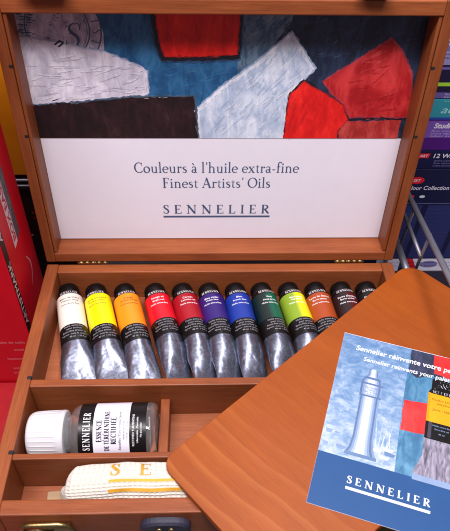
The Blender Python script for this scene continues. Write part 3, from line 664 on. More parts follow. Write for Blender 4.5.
CAPL = .0140
def tube(cap, end, mat, label, inkmat, crimp, roll, seed, words):
    short = seed > 3
    zc = -.0268
    dx, dy = end[0]-cap[0], end[1]-cap[1]; ang = math.atan2(dy, dx)
    t = tag(empty('paint_tube', (cap[0], cap[1], zc), (0, 0, ang)), label, 'paint tube', 'paint tubes lying side by side in the tray')
    Ln = .1415; r = .0148; rl = R(roll)
    def sect(s, a, lift=0.):
        k = max(0, min(1, (s-.066)/(Ln-.066))); e = k*k*(3-2*k)
        w = r+(crimp-r)*e; h = r*(1-e**1.15)+.0009*e
        if s < .021: q = .0124+(r-.0124)*min(1, (s-CAPL)/.006)**.6 if s > CAPL else .0124; w = h = q
        y, z = (w+lift)*math.sin(a), (h+lift)*math.cos(a)
        fold = 1-abs(noise.noise(Vector((s*55+math.cos(a)*.5, math.sin(a)*1.1, seed*3.9))))*5
        wr = (k**.7)*.0016*noise.noise(Vector((s*62, math.sin(a)*1.0+seed, math.cos(a)*1.0+seed*5.3)))-.0005*k*max(0, fold)
        ph = rl*e
        y, z = y*math.cos(ph)+z*math.sin(ph), -y*math.sin(ph)+z*math.cos(ph)
        l = math.hypot(y, z) or 1
        return (s, y*(1+wr/l), z*(1+wr/l)-.0015*e)
    def loft(name, s0, s1, ns, lift, mats, mi=lambda s: 0, na=56):
        vs = [sect(s0+(s1-s0)*i/ns, 2*PI*k/na, lift) for i in range(ns+1) for k in range(na)]
        fs = []; ms = []
        for i in range(ns):
            for k in range(na):
                fs.append((i*na+k, (i+1)*na+k, (i+1)*na+(k+1) % na, i*na+(k+1) % na)); ms.append(mi(s0+(s1-s0)*(i+.5)/ns))
        return obj(name, vs, fs, mats, t, midx=ms, smooth=True)
    loft('foil_body', CAPL-.001, Ln, 60, 0, [FOIL])
    s1, s2, s3 = (.0210, .0580, .0800) if short else (.0210, .0660, .0870)
    lb = loft('label', CAPL+.0008, s3, 60, .00022, [INKBLACK, mat], lambda s: 1 if s1 < s < s2 else 0)
    bm = bmesh.new()
    bm_lathe(bm, [(.0, .0085), (.0003, .0103), (.0012, .0114), (.0026, .0118), (CAPL-.0006, .0124), (CAPL, .0121)], 96, rib=lambda j, a: (.00022*math.cos(a*32) if 3 <= j <= 4 else 0))
    bmobj('cap', bm, PLASTIC, t)
    # flat folded end
    hw = crimp; bm = bmesh.new(); bm_box(bm, Ln-.007, Ln, -hw, hw, -.0015, .0012, .0007)
    bmesh.ops.rotate(bm, verts=bm.verts, cent=(0, 0, 0), matrix=Matrix.Rotation(-rl, 3, 'X')); bmesh.ops.translate(bm, verts=bm.verts, vec=(0, 0, -.0015))
    bmobj('crimp', bm, FOIL, t)
    # lettering wraps round the label
    VIEW = (0, .05, -.10, .08, -.03, .12, -.07, .02, .22, .10, -.16, -.02, .06)[seed]
    wrap = lambda x, y, l: sect(-y, x/r+VIEW, .00032+l)
    w = Sheet(wrap)
    w.add(centre(serif('SENNELIER', .0040, .2, 1.3, width=.0205)), 0, -.0200, 0, 0)
    for i, (txt, sz, yy) in enumerate(words): w.add(centre(sans(txt, sz, 0, 1.05, .012)), 0, -yy, 0, 1)
    for i, (txt, sz) in enumerate((("Huile extra-fine", .0032), ("pour artistes", .0030), ("Extra-fine artists' oil", .0030), ("Pigment - huile de carthame", .0024), ("40 ml  1.35 fl.oz", .0026))):
        w.add(centre(sans(txt, sz, 0, 1.05, .004)), .001 if i < 4 else .004, -s2-.0040-.0034*i, 0, 2)
    w.join(lb, [WHITEINK, inkmat, plain('grey ink', srgb(150, 148, 154), .5)])
    return t
W1 = [("Couleur à l'huile", .0036, .0285), ("extra-fine", .0034, .0328), ("Huile extra-fine", .0036, .0385)]
lab = lambda n, r, g, b: plain('label '+n, srgb(r, g, b), .33, vary=.02)
specs = [
 ((-.1780, -.0150), (-.1425, -.1530), lab('warm white', 226, 213, 202), 'paint tube with off-white label, beside the tray wall next to yellow', DARKINK, .0200, 6),
 ((-.1465, -.0152), (-.1085, -.1530), lab('yellow', 248, 220, 8), 'paint tube with plain bright yellow label beside the off-white one', DARKINK, .0185, -5),
 ((-.1135, -.0154), (-.0765, -.1530), lab('orange', 246, 138, 28), 'paint tube with bright orange label between yellow and scarlet tubes', DARKINK, .0170, 8),
 ((-.0785, -.0152), (-.0420, -.1530), lab('scarlet', 208, 18, 36), 'paint tube with vivid scarlet label next to the bright orange tube', WHITEINK, .0150, 26),
 ((-.0465, -.0153), (-.0140, -.1530), lab('crimson', 154, 16, 30), 'paint tube with deep crimson label between scarlet and violet tubes', WHITEINK, .0150, 26),
 ((-.0155, -.0150), (.0090, -.1530), lab('violet', 46, 24, 104), 'paint tube with dark violet label beside the blue tube', WHITEINK, .0150, 26),
 ((.0155, -.0149), (.0350, -.1530), lab('blue', 22, 50, 142), 'paint tube with royal blue label between violet and green tubes', WHITEINK, .0150, 26),
 ((.0455, -.0148), (.0680, -.1500), glare_label('label dark green', srgb(14, 34, 30), srgb(8, 88, 66)), 'paint tube with dark green label between the royal blue and lime tubes', WHITEINK, .0180, 30),
 ((.0775, -.0147), (.1010, -.1500), glare_label('label yellow green', srgb(128, 156, 40), srgb(232, 218, 24)), 'paint tube with half lime green half yellow label', WHITEINK, .0180, 20),
 ((.1090, -.0145), (.1240, -.1530), lab('burnt orange', 158, 66, 26), 'paint tube with burnt orange brown label between lime and umber tubes', WHITEINK, .0180, 45),
 ((.1395, -.0143), (.1520, -.1530), glare_label('label umber', srgb(34, 18, 18), srgb(82, 20, 24)), 'paint tube with dark umber label partly under the palette', WHITEINK, .0175, 50),
 ((.1695, -.0141), (.1740, -.1530), lab('ivory black', 18, 16, 18), 'paint tube with black label, last in the row by the palette edge', WHITEINK, .0130, 60),
]
PIG = (('Blanc de titane', 'Titanium white'), ('Jaune primaire', 'Primary yellow'), ('Orange', 'Chinese orange'), ('Rouge vif', 'Bright red'), ('Carmin', 'Carmine red'), ('Bleu violet', 'Violet blue'),
       ('Bleu', 'French blue'), ('Vert', 'Deep green'), ('Vert jaune', 'Sap green'), ('Terre de Sienne', 'Burnt sienna'), ('Terre d\'ombre', 'Burnt umber'), ('Noir d\'ivoire', 'Ivory black'))
for i, (c, e, m, l, ink, cr, ro) in enumerate(specs):
    W1 = [(PIG[i][0], .0036, .0283+.0004*(i % 3)), (PIG[i][1], .0031, .0322+.0003*(i % 2)), ('Huile extra-fine', .0030, .0372)]
    tube(c, e, m, l, ink, cr, ro, i+1, W1)

# ------------------------------------------------------------------ bottle
GLASS, nt, b = newmat('clear glass'); b.inputs['Base Color'].default_value = (.95, .96, .97, 1); b.inputs['Roughness'].default_value = .03; b.inputs['Transmission Weight'].default_value = .95; b.inputs['IOR'].default_value = 1.45
br = .0268; by, bz = -.2045, -.0245
bt = tag(empty('solvent_bottle', (-.183, by, bz), (0, R(-1.0), R(.6))), 'clear glass bottle of turpentine with white screw cap lying in the tray', 'bottle')
bm = bmesh.new()
bm_lathe(bm, [(.030, .0165), (.0375, .0165), (.0395, .0170), (.0405, .0200), (.0425, .0236), (.046, .0258), (.050, br), (.113, br), (.1165, .0262), (.119, .0240), (.1195, .0205), (.1180, .012), (.1160, .012), (.1165, .019), (.1130, .0246), (.050, br-.0022), (.046, .0236), (.0425, .0212), (.0400, .0172), (.0375, .0145), (.030, .0145)], 72, close=False)
bmobj('glass_body', bm, GLASS, bt)
bm = bmesh.new()
bm_lathe(bm, [(.0, .0165), (.0008, .0185), (.0025, .0200), (.006, .0208), (.014, .0213), (.027, .0216), (.0278, .0220), (.0325, .0222), (.0345, .0218), (.0350, .0205)], 360, rib=lambda j, a: (.0005*max(0, math.cos(a*30))**3 if 3 <= j <= 5 else 0))
bmobj('screw_cap', bm, plain('white plastic', srgb(204, 201, 206), .38, 0, .03, 400, .015), bt)
fb = lambda x, y, l: (-y, -(br+.00025+l)*math.sin(-x/br), (br+.00025+l)*math.cos(-x/br))
# text x runs from the front up over the top; y is minus the bottle's own x
FLB = plain('paper label lilac white', srgb(222, 218, 232), .32, vary=.02)
bl = Sheet(fb)
for (a, c, mi) in ((.0500, .0635, 0), (.0635, .0960, 1), (.0960, .1110, 0)):
    n = 60
    vs = [(br*R(-170+310*i/n), -q, 0) for i in range(n+1) for q in (a, c)]
    bl.add((vs, [(2*i, 2*i+1, 2*i+3, 2*i+2) for i in range(n)]), mi=mi)
n = 60; vs = [(br*R(-169+308*i/n), -q, 0) for i in range(n+1) for q in (.0502, .1108)]
bl.add((vs, [(2*i, 2*i+1, 2*i+3, 2*i+2) for i in range(n)]), lift=-.00014, mi=1)
lbl = bl.make('label', [INKBLACK, FLB], bt, smooth=True)
bw = Sheet(fb)
mid = br*R(-27)
bw.add(centre(serif('SENNELIER', .0062, .22, 1.35, width=.0345)), mid, -.0605, .00028, 0)
for i, (txt, sz, yy) in enumerate((('ESSENCE', .0048, .0712), ('DE TÉRÉBENTHINE', .0044, .0778), ('RECTIFIÉE', .0046, .0842))):
    bw.add(centre(serif(txt, sz, .06, 1.8, width=.0036*len(txt)**.86)), mid, -yy, .00028, 1)
for txt, sz, yy in (('Rectified Turpentine Spirit', .0040, .0885), ('Huile et peinture', .0028, .0918), ('75 ml - 2.5 fl.oz', .0028, .0948)):
    bw.add(centre(sans(txt, sz*.84, .25, 1.0)), mid, -yy, .00028, 1)
for txt, sz, yy in (('RECTIFIED TURPENTINE', .0030, .1005), ('Inflammable - Flammable', .0026, .1040), ('Ne pas avaler', .0026, .1072)):
    bw.add(centre(sans(txt, sz*.9, 0, 1.0)), mid, -yy, .00028, 0)
bw.join(lbl, [WHITEINK, plain('bottle ink', srgb(34, 32, 42), .6, spec=.1)])

# ------------------------------------------------------------------ waffle cloth
CLOTH, nt, b = newmat('cotton waffle weave'); L = nt.links
tc = nd(nt, 'ShaderNodeTexCoord'); n = nd(nt, 'ShaderNodeTexNoise', Scale=1400., Detail=3.); L.new(tc.outputs['Object'], n.inputs['Vector'])
bp = nd(nt, 'ShaderNodeBump', Strength=.5, Distance=.0004); L.new(n.outputs['Fac'], bp.inputs['Height']); L.new(bp.outputs['Normal'], b.inputs['Normal'])
rp = ramp(nt, [(.3, srgb(190, 181, 170)), (.7, srgb(212, 204, 194))]); L.new(n.outputs['Fac'], rp.inputs['Fac']); L.new(rp.outputs['Color'], b.inputs['Base Color'])
b.inputs['Roughness'].default_value = .9; b.inputs['Sheen Weight'].default_value = .25; b.inputs['Specular IOR Level'].default_value = .15
CX0, CX1, CYC = -.1395, .06, -.2597
def cloth_pt(x, a, lift=0., waffle=True):
    """x along the roll, a = angle from the top towards the viewer"""
    k = min(1, max(0, (x-CX0+.0015*math.sin(a*2))/.0075)); e = (math.sqrt(max(0, 1-(1-k)**2))*.55+.45*k**.3) if k < 1 else 1
    rise = min(1, max(0, (x-CX0)/.05))
    hw = .0166*e; ztop = -.0030+.0060*rise+.0012*noise.noise(Vector((x*38, 2.2, a*.4))); zbot = -.0508
    hz = (ztop-zbot)/2*(.35+.65*e); zc = zbot+(ztop-zbot)/2+.0*e
    s, c = math.sin(a), math.cos(a); ex = .62
    y = -math.copysign(abs(s)**ex, s)*hw; z = math.copysign(abs(c)**ex, c)*hz
    nrm = Vector((0, y/hw**2 if hw else 0, z/hz**2)).normalized()
    d = lift+.0016*noise.noise(Vector((x*26, math.sin(a)*1.3, math.cos(a)*1.3+4)))+.0007*noise.noise(Vector((x*70, math.sin(a)*2.2, math.cos(a)*2.2)))
    if waffle:
        p = .0044; per = a*.0255
        rx = abs(math.cos(PI*(x+.0006*math.sin(a*5))/p))**3; ry = abs(math.cos(PI*per/p))**3
        d += .0019*max(rx, ry)-.0009
    return Vector((x, CYC+y, zc+z))+nrm*d
nx, na = 260, 250
vs = []; fs = []
for i in range(nx+1):
    x = CX0+(CX1-CX0)*(i/nx)
    for k in range(na): vs.append(cloth_pt(x, 2*PI*k/na))
for i in range(nx):
    for k in range(na): fs.append((i*na+k, i*na+(k+1) % na, (i+1)*na+(k+1) % na, (i+1)*na+k))
# the inner turn of the roll peeps out at the left end
base = len(vs); n2, a2 = 40, 90
for i in range(n2+1):
    u = i/n2; x = -.1455+.030*u; e = math.sqrt(max(0, 1-(1-min(1, u/.3))**2))
    for k in range(a2):
        a = 2*PI*k/a2; w = .0006*max(abs(math.cos(PI*x/.0044))**5, abs(math.cos(a*6))**5)
        rr = (.0082+.0014*math.sin(2*a+.7))*(.15+.85*e)+w
        vs.append(Vector((x+.0015*math.sin(a), -.2600-rr*math.sin(a)*1.1, -.0310+rr*math.cos(a)*1.35)))
for i in range(n2):
    for k in range(a2): fs.append((base+i*a2+k, base+i*a2+(k+1) % a2, base+(i+1)*a2+(k+1) % a2, base+(i+1)*a2+k))
fs.append(tuple(range(na))[::-1]); fs.append(tuple(base+k for k in range(a2))[::-1])
croll = Vector((-.04, CYC, -.0505))
cl = tag(obj('waffle_cloth', [Vector(v)-croll for v in vs], fs, CLOTH, None, croll, smooth=True), 'rolled white waffle cloth with gold embroidery in the front compartment', 'cloth')
GOLD = plain('gold embroidery thread', srgb(206, 150, 40), .45, .25, .6, 2500, .15)
def emb(x, y, l):     # y = height across the roll: 0 = top line
    q = (CYC-y)/.0166; q = max(-.985, min(.985, q))
    a = math.asin(math.copysign(abs(q)**(1/.62), q))
    return cloth_pt(x, a, .0011+l, False)-croll
em = Sheet(emb)
def dense(t, it=1): return t
xs = -.0995
for chh in "SENNELIER":
    g = serif(chh, .0105, weight=1.15, kx=1.45); em.add(g, xs, -.2602, .0002); xs += .0245
for y0 in (-.2632, -.2700):
    n = 60; em.add(([(-.0998+.1398*i/n, q, 0) for i in range(n+1) for q in (y0-.0021, y0)], [(2*i, 2*i+2, 2*i+3, 2*i+1) for i in range(n)]))
em.make('embroidery', [GOLD], cl)

# small pale block in the front compartment
bm = bmesh.new(); bm_box(bm, -.008, .0075, -.0075, .0075, 0, .0085, .0012)
tag(bmobj('wood_block', bm, wood('pale wood', 0, srgb(140, 112, 84), srgb(164, 136, 106), srgb(178, 150, 120)), None, (-.1535, -.2575, -.0518), rot=(0, 0, R(4))), 'small pale wooden block on the floor beside the rolled cloth', 'wood block')

# ------------------------------------------------------------------ palette
pa = math.atan2(.663, .749); pux, puy = Vector((math.cos(pa), math.sin(pa))), Vector((-math.sin(pa), math.cos(pa)))
PLN, PWD, PRC = .366, .262, .021
A = Vector((-.0580, -.2505))
out = []
def corner(cx, cy, a0, r, n=12): 
    for i in range(n+1):
        a = R(a0+90*i/n); out.append((cx+r*math.cos(a), cy+r*math.sin(a)))
PR2 = .0145; corner(PR2, -PR2, 90, PR2); corner(PRC, -PWD+PRC, 180, PRC); corner(PLN-PRC, -PWD+PRC, 270, PRC); corner(PLN-PRC, -PRC, 0, PRC)
hole = []
hc = (Vector((.1245, -.3200))-A); hcx, hcy = hc.dot(pux), hc.dot(puy)
for k in range(40):
    a = 2*PI*k/40; hole.append((hcx+.0165*math.cos(a), hcy+.0125*math.sin(a)))
bm = bmesh.new(); zb, zt, ch_ = .0005, .0074, .0009
def ring(pts, z, ins=0.):
    n = len(pts); r_ = []
    for i in range(n):
        a, b = Vector(pts[i-1]), Vector(pts[(i+1) % n]); d = (b-a).normalized()
        nn = Vector((-d.y, d.x))*ins; r_.append(bm.verts.new((pts[i][0]+nn.x, pts[i][1]+nn.y, z)))
    return r_
o_rings = [ring(out, zb), ring(out, zt-ch_), ring(out, zt-ch_*.3, ch_*.3), ring(out, zt, ch_)]
h_rings = [ring(hole, zb), ring(hole, zt-ch_), ring(hole, zt-ch_*.3, -ch_*.3), ring(hole, zt, -ch_)]
for rs, fl in ((o_rings, False), (h_rings, True)):
    for a, b in zip(rs, rs[1:]):
        n = len(a)
        for i in range(n):
            q = (a[i], a[(i+1) % n], b[(i+1) % n], b[i]); f = bm.faces.new(q[::-1] if fl else q); f.smooth = False
for oi_, hi_ in ((o_rings[-1], h_rings[-1]), (o_rings[0], h_rings[0])):
    pts = [[v.co.copy() for v in oi_], [v.co.copy() for v in hi_[::-1]]]; al = list(oi_)+list(hi_[::-1])
    for t in tessellate_polygon([[Vector((p.x, p.y, 0)) for p in q] for q in pts]):
        try: bm.faces.new([al[i] for i in t])
        except ValueError: pass
bmesh.ops.recalc_face_normals(bm, faces=bm.faces)
tag(bmobj('artist_palette', bm, WP, None, (A.x, A.y, 0), rot=(0, 0, pa)), 'orange-brown wooden palette board with rounded corners laid diagonally across the tray', 'palette')

# ------------------------------------------------------------------ leaflet on the palette
la = math.atan2(-.327, .945)
LW, LHH = .148, .1872
lf_ = lambda x, y, l: (x*mm, y*mm, .0007+l)
bm = bmesh.new(); bm_box(bm, 0, LW, 0, LHH, 0, .0006, .0001, 1)
ex, ey = Vector((math.cos(la), math.sin(la))), Vector((-math.sin(la), math.cos(la)))
lo = Vector((.0629, -.2878))+ex*.0003
leaf = tag(bmobj('leaflet', bm, PAPER, None, (lo.x, lo.y, .0076), rot=(0, 0, la)), 'blue printed leaflet with paint tube pictures lying on the wooden palette', 'leaflet')
def harbour_mat():
    m, nt, b = newmat('print of a blue harbour view'); L = nt.links
    tc = nd(nt, 'ShaderNodeTexCoord'); mp = nd(nt, 'ShaderNodeMapping'); mp.inputs['Scale'].default_value = (1, 1.5, 1); L.new(tc.outputs['Object'], mp.inputs['Vector'])
    n1 = nd(nt, 'ShaderNodeTexNoise', Scale=75., Detail=9., Roughness=.72, Distortion=.5); L.new(mp.outputs[0], n1.inputs['Vector'])
    sx = nd(nt, 'ShaderNodeSeparateXYZ'); L.new(tc.outputs['Object'], sx.inputs[0])
    gr = nd(nt, 'ShaderNodeMapRange'); L.new(sx.outputs['Y'], gr.inputs['Value'])
    gr.inputs['From Min'].default_value = .187; gr.inputs['From Max'].default_value = .06; gr.inputs['To Min'].default_value = -.06; gr.inputs['To Max'].default_value = .16
    ad = nd(nt, 'ShaderNodeMath', operation='ADD'); L.new(n1.outputs['Fac'], ad.inputs[0]); L.new(gr.outputs[0], ad.inputs[1])
    rp = ramp(nt, [(.30, srgb(70, 108, 152)), (.48, srgb(100, 132, 170)), (.6, srgb(132, 156, 186)), (.76, srgb(178, 190, 208))]); L.new(ad.outputs[0], rp.inputs['Fac'])
    L.new(rp.outputs['Color'], b.inputs['Base Color']); b.inputs['Roughness'].default_value = .3
    return m
def tubegrad(name, lo_, hi_):
    m, nt, b = newmat(name); L = nt.links
    tc = nd(nt, 'ShaderNodeTexCoord'); n = nd(nt, 'ShaderNodeTexNoise', Scale=110., Detail=5., Distortion=1.5); mp = nd(nt, 'ShaderNodeMapping'); mp.inputs['Scale'].default_value = (2.2, .5, 1)
    L.new(tc.outputs['Object'], mp.inputs['Vector']); L.new(mp.outputs[0], n.inputs['Vector'])
    rp = ramp(nt, [(.3, lo_), (.7, hi_)]); L.new(n.outputs['Fac'], rp.inputs['Fac']); L.new(rp.outputs['Color'], b.inputs['Base Color']); b.inputs['Roughness'].default_value = .3
    return m
LM = [plain('leaflet blue band', srgb(38, 76, 126), .4, vary=.03, spec=.2), harbour_mat(), paint_mat('leaflet navy', srgb(26, 32, 56), srgb(48, 54, 84)), paint_mat('leaflet red', srgb(214, 26, 28), srgb(230, 46, 44)),
      paint_mat('leaflet teal blue', srgb(50, 104, 142), srgb(80, 132, 164)), plain('leaflet tube white', srgb(184, 194, 212), .3), plain('leaflet tube shade', srgb(128, 148, 182), .3),
      plain('leaflet yellow', srgb(218, 152, 14), .35), INKBLACK, tubegrad('leaflet foil', srgb(78, 74, 92), srgb(166, 160, 178)), plain('leaflet steel', srgb(92, 118, 158), .3), plain('leaflet pale', srgb(206, 213, 225), .3)]+[plain('leaflet tube tone %d' % k, srgb(*c), .3) for k, c in enumerate(((84, 108, 146), (118, 140, 176), (152, 168, 196), (64, 60, 74), (196, 138, 16), (30, 26, 30)))]
Z = .00006
pr = Sheet(lf_)
Q = lambda *p: list(p)
pr.poly(Q((.1, .1), (147.9, .1), (147.9, 49), (.1, 49)), 0, 0)
pr.poly(Q((.1, 49), (65.5, 49), (65.2, 120), (67, 186.7), (.1, 186.7)), 0, 1)
pr.poly(Q((65.5, 49), (147.9, 49), (147.5, 186.7), (67, 186.7), (65.2, 120)), 0, 4, jit=.0)
J2 = dict(jit=.8, step=3, fr=.2)
pr.poly(Q((67.5, 186.5), (67, 158), (75, 153), (90, 160), (100, 156), (100, 186.5)), Z, 2, seed=3, **J2)
pr.poly(Q((89.4, 186.5), (91, 164), (108, 160), (147, 158), (147, 186.5)), 2*Z, 3, seed=4, **J2)
pr.poly(Q((66, 124), (66, 91), (88, 93), (90, 127)), 2*Z, 3, seed=5, **J2)
pr.poly(Q((118, 150), (118, 110), (147, 110), (147, 152)), 2*Z, 2, seed=6, **J2)
pr.poly(Q((116, 100), (118, 60), (147, 62), (147, 102)), 2*Z, 3, seed=7, **J2)
# boats: pale masts and hulls
rnd = random.Random(9)
for k in range(9):
    x = 47+rnd.random()*17; y = 60+rnd.random()*12; h = 18+rnd.random()*30
    pr.poly(Q((x, y), (x+.5, y), (x+.3+rnd.uniform(-5, 5), y+h)), 3*Z+k*1e-6, 11)
    if k % 2: pr.poly(Q((x-4, y), (x+6, y-1), (x+4.5, y-4), (x-3, y-3.5)), 3*Z+k*1e-6, 11 if k % 3 else 10)
for k in range(16):
    x = 2+rnd.random()*(20 if k < 13 else 16) + (0 if k < 13 else 44); y = 52+rnd.random()*46; w = 2+rnd.random()*5; h = 1+rnd.random()*3
    pr.poly(Q((x, y), (x+w, y+.3), (x+w, y+h), (x, y+h)), 2*Z+k*1e-6, (14, 6, 13)[k % 3])
# the pale tube on the left of the print
def ptube(cx, pts, lift, mi): pr.poly([(cx-w, y) for w, y in pts]+[(cx+w, y) for w, y in pts[::-1]], lift, mi)
c0 = 35.5
def shaded(cx, pts, lift, tones, x0=-1., x1=1.):
    n_ = len(tones)
    for q_, mi_ in enumerate(tones):
        f0, f1 = x0+(x1-x0)*q_/n_, x0+(x1-x0)*(q_+1)/n_
        pr.poly([(cx+w*f0, y) for w, y in pts]+[(cx+w*f1, y) for w, y in pts[::-1]], lift, mi_)
TN = [12, 13, 14, 5, 11, 5, 5, 14, 13, 12, 13]
shaded(c0, [(13.5, 55), (10.8, 61), (9.2, 72), (8.8, 116), (10.0, 117.5), (10.2, 131), (9.8, 134), (7.4, 139), (4.9, 141.5), (4.6, 147.5), (3.6, 149.5)], 4*Z, TN)
ptube(c0, [(10.0, 116.6), (10.1, 118.4)], 5*Z, 12); ptube(c0, [(10.2, 130.6), (10.0, 132.6)], 5*Z, 12); ptube(c0, [(8.4, 137), (6.4, 139.6)], 5*Z, 12)
ptube(c0, [(13.8, 53), (13.6, 56)], 6*Z, 10)
for k in range(4): pr.add(centre(sans(('Sennelier', 'Huile', 'extra-fine', 'blanc')[k], 3.2)), c0, 126.5-2.6*k, 6*Z/1000*1000, 10)
# the yellow-label tube on the right
c1 = 101.5
ptube(c1, [(21, 52), (21, 56), (15, 72), (14.6, 91)], 4*Z, 9)
ptube(c1, [(21.5, 47), (21.5, 52.5)], 5*Z, 6)
ptube(c1, [(14.6, 90), (14.4, 109)], 5*Z, 8); ptube(c1, [(14.4, 108), (14.2, 140)], 6*Z, 7); pr.poly([(c1-14.4, 108), (c1-12.2, 108), (c1-12.0, 140), (c1-14.2, 140)], 6.5*Z, 16); pr.poly([(c1-12, 91), (c1-9, 91), (c1-8.8, 108), (c1-11.8, 108)], 6.5*Z, 15); ptube(c1, [(14.2, 139.5), (13, 143), (11.8, 144), (11.4, 156), (10, 157.5)], 6*Z, 8)
for k, (txt, sz, yy) in enumerate((("Couleur à l'huile", 3.2, 132), ('extra-fine', 3, 128), ('Jaune - Yellow', 3.2, 121))): pr.add(centre(sans(txt, sz)), c1, yy, 7*Z, 8)
for k, (txt, sz, yy) in enumerate((("Huile extra-fine", 2.6, 104), ("Extra-fine oil", 2.4, 100.5), ("40 ml", 2.4, 96))): pr.add(centre(sans(txt, sz)), c1, yy, 7*Z, 6)
pr.add(centre(serif('SENNELIER', 2.6, .2, 1.2)), c1, 140.6, 7*Z, 11)
pp = pr.make('printed_picture', LM, leaf)
lw = Sheet(lf_)
def fit2(t, x0, k, y): return [((v[0])*k+x0, v[1]+y, v[2]*.001) for v in t[0]], t[1]
def fitw(t, x0, x1, y):
    vs, fs = t; a = min(v[0] for v in vs); b = max(v[0] for v in vs); k = (x1-x0)/(b-a)
    return [((v[0]-a)*k+x0, v[1]+y, v[2]*.001) for v in vs], fs
lw.add(fitw(sans('Sennelier réinvente votre palette', 8.6, .12, 1., .014), 14.5, 121.5, 168.2), lift=.0005)
lw.add(fitw(sans('Sennelier reinvents your palette', 7.0, .12, 1., .010), 23.5, 111, 157.0), lift=.0005)
lw.add(fitw(serif('SENNELIER', 6.6, .36, 1.25), 28.5, 96.5, 26.8), lift=.0003)
lw.rect(28.2, 97, 21.2, 23.6, .0003, 0)
lw.join(pp, [plain('white print', srgb(236, 238, 244), .4)])

# ------------------------------------------------------------------ red easel package on the left
def pkg(name, x0, x1, y0, y1, z0, z1, mat, label, cat, bev=.0012):
    c = ((x0+x1)/2, (y0+y1)/2, z0)
    bm = bmesh.new(); bm_box(bm, x0-c[0], x1-c[0], y0-c[1], y1-c[1], 0, z1-z0, bev)
    return tag(bmobj(name, bm, mat, None, c), label, cat), c
RED = plain('red carton', srgb(196, 6, 30), .4, 0, .03, 200, .04)
RX, RY0, RY1 = -.2150, -.0690, .0165
red, rc = pkg('easel_carton', -.42, RX, RY0, RY1, ZF, .36, RED, 'tall red carton with black lettered edge standing beside the paint box hinge corner', 'carton')
fs_ = lambda x, y, l: (RX+.0002+l-rc[0], x-rc[1], y-rc[2])      # side face: x -> world Y, y -> world Z
ff_ = lambda x, y, l: (x-rc[0], RY0-.0002-l-rc[1], y-rc[2])
rs = Sheet(fs_)
rs.rect(RY0+.0004, -.0585, ZF+.002, .355, 0, 0)
rs.poly([(-.0372, .0585), (-.0255, .0600), (-.0255, .33), (-.0372, .33)], 0, 1)
rs.poly([(-.0255, .0600), (-.0135, .0640), (-.0135, .33), (-.0255, .33)], 0, 2)
t = sans('BOX EASEL', .0115, 0, 1.0, .02); rs.add(fit((t[0], t[1]), .066, .150, 0), -.0272, 0, .0001, 3, PI/2)
t = sans('EASEL BOX', .0115, 0, 1.0, .02); rs.add(fit((t[0], t[1]), .175, .260, 0), -.0272, 0, .0001, 3, PI/2)
for k in range(5):
    t = sans('field and table easel for artists', .0030); rs.add(fit(t, .085+.004*k, .20-.006*(k % 2), 0), -.0240+.0021*k, 0, .0001, 4, PI/2)
t = sans('ARTISTMARK', .0100, .15, 1., .02); rs.add(fit(t, -.030, .064, 0), -.0602, 0, .0001, 1, PI/2)
t = sans('ARTISTMARK', .0100, .15, 1., .02); rs.add(fit(t, .09, .19, 0), -.0602, 0, .0001, 1, PI/2)
# reflection on clear tape, painted as a pale curve on the side face
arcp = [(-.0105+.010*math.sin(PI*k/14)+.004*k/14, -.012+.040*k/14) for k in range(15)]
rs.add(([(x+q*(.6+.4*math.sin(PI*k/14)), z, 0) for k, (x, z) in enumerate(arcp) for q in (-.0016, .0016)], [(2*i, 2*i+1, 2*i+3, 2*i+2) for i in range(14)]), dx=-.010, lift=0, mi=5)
rs.join(red, [plain('black carton ink', srgb(22, 14, 18), .45), plain('sticker white', srgb(206, 178, 186), .5), plain('sticker grey', srgb(74, 72, 80), .5), plain('sticker red', srgb(170, 20, 44), .5), plain('sticker small print', srgb(140, 132, 140), .5), plain('pink painted reflection', srgb(196, 120, 130), .5)])
rf = Sheet(ff_)
for k, (txt, zz) in enumerate((('chevalet de table', -.058), ('easel', -.071), ('hauteur', -.088), ('bois', -.097), ('peinture', -.106), ('artistes', -.115), ('huile', -.126))):
    t = sans(txt, .0058); b_ = max(v[0] for v in t[0]); rf.add(t, RX-.008-b_-.004*(k % 3), zz, 0, 0)
rf.join(red, [plain('pale red print', srgb(226, 130, 136), .5)])

flat, _c = pkg('flat_carton', -.42, -.2080, -.42, -.0705, ZF, -.131, plain('bright red carton', srgb(146, 4, 20), .42, vary=.12), 'low bright red carton lying flat beside the display stand', 'carton')
# ------------------------------------------------------------------ things behind on the left
WIRE = plain('zinc wire', srgb(140, 139, 150), .45, .7, .1, 600)
ws = tag(empty('wire_shelf', (-.26, .10, ZF)), 'low zinc wire shelf behind the red carton carrying the amber package', 'wire shelf')
bm = bmesh.new()
for z in (.0560, .0480): bm_tube(bm, [(-.10, -.015, z-ZF), (.09, -.015, z-ZF)], .0018, 10)
for x in [-.10+.019*i for i in range(11)]: bm_tube(bm, [(x, -.015, .0580-ZF), (x, .10, .0580-ZF)], .0012, 8)
bm_tube(bm, [(-.10, .10, .056-ZF), (.09, .10, .056-ZF)], .0018, 10)
bmobj('wire_deck', bm, WIRE, ws)
for x in (-.1015, .0915):
    for y in (-.015, .10):
        bm = bmesh.new(); bm_tube(bm, [(x, y, .0005), (x, y, .062-ZF)], .0022, 10); bmobj('leg', bm, WIRE, ws)
pkg('amber_package', -.345, -.195, .090, .17, .0595, .33, plain('amber yellow carton', srgb(224, 142, 18), .45, vary=.12, vscale=12), 'amber yellow package standing on the wire shelf behind the lid', 'package')
dk, dc = pkg('dark_carton', -.33, -.175, .095, .17, ZF, .030, plain('dark carton', srgb(34, 16, 22), .6), 'dark carton with pale specks underneath the wire shelf', 'carton')
sp = Sheet(lambda x, y, l: (x-dc[0], .0948-l-dc[1], y-dc[2])); rnd = random.Random(5)
for k in range(26):
    x = rnd.uniform(-.30, -.18); z = rnd.uniform(-.06, .026); sp.disc(x, z, .0018, .0013, k*1e-6, k % 2, 10)
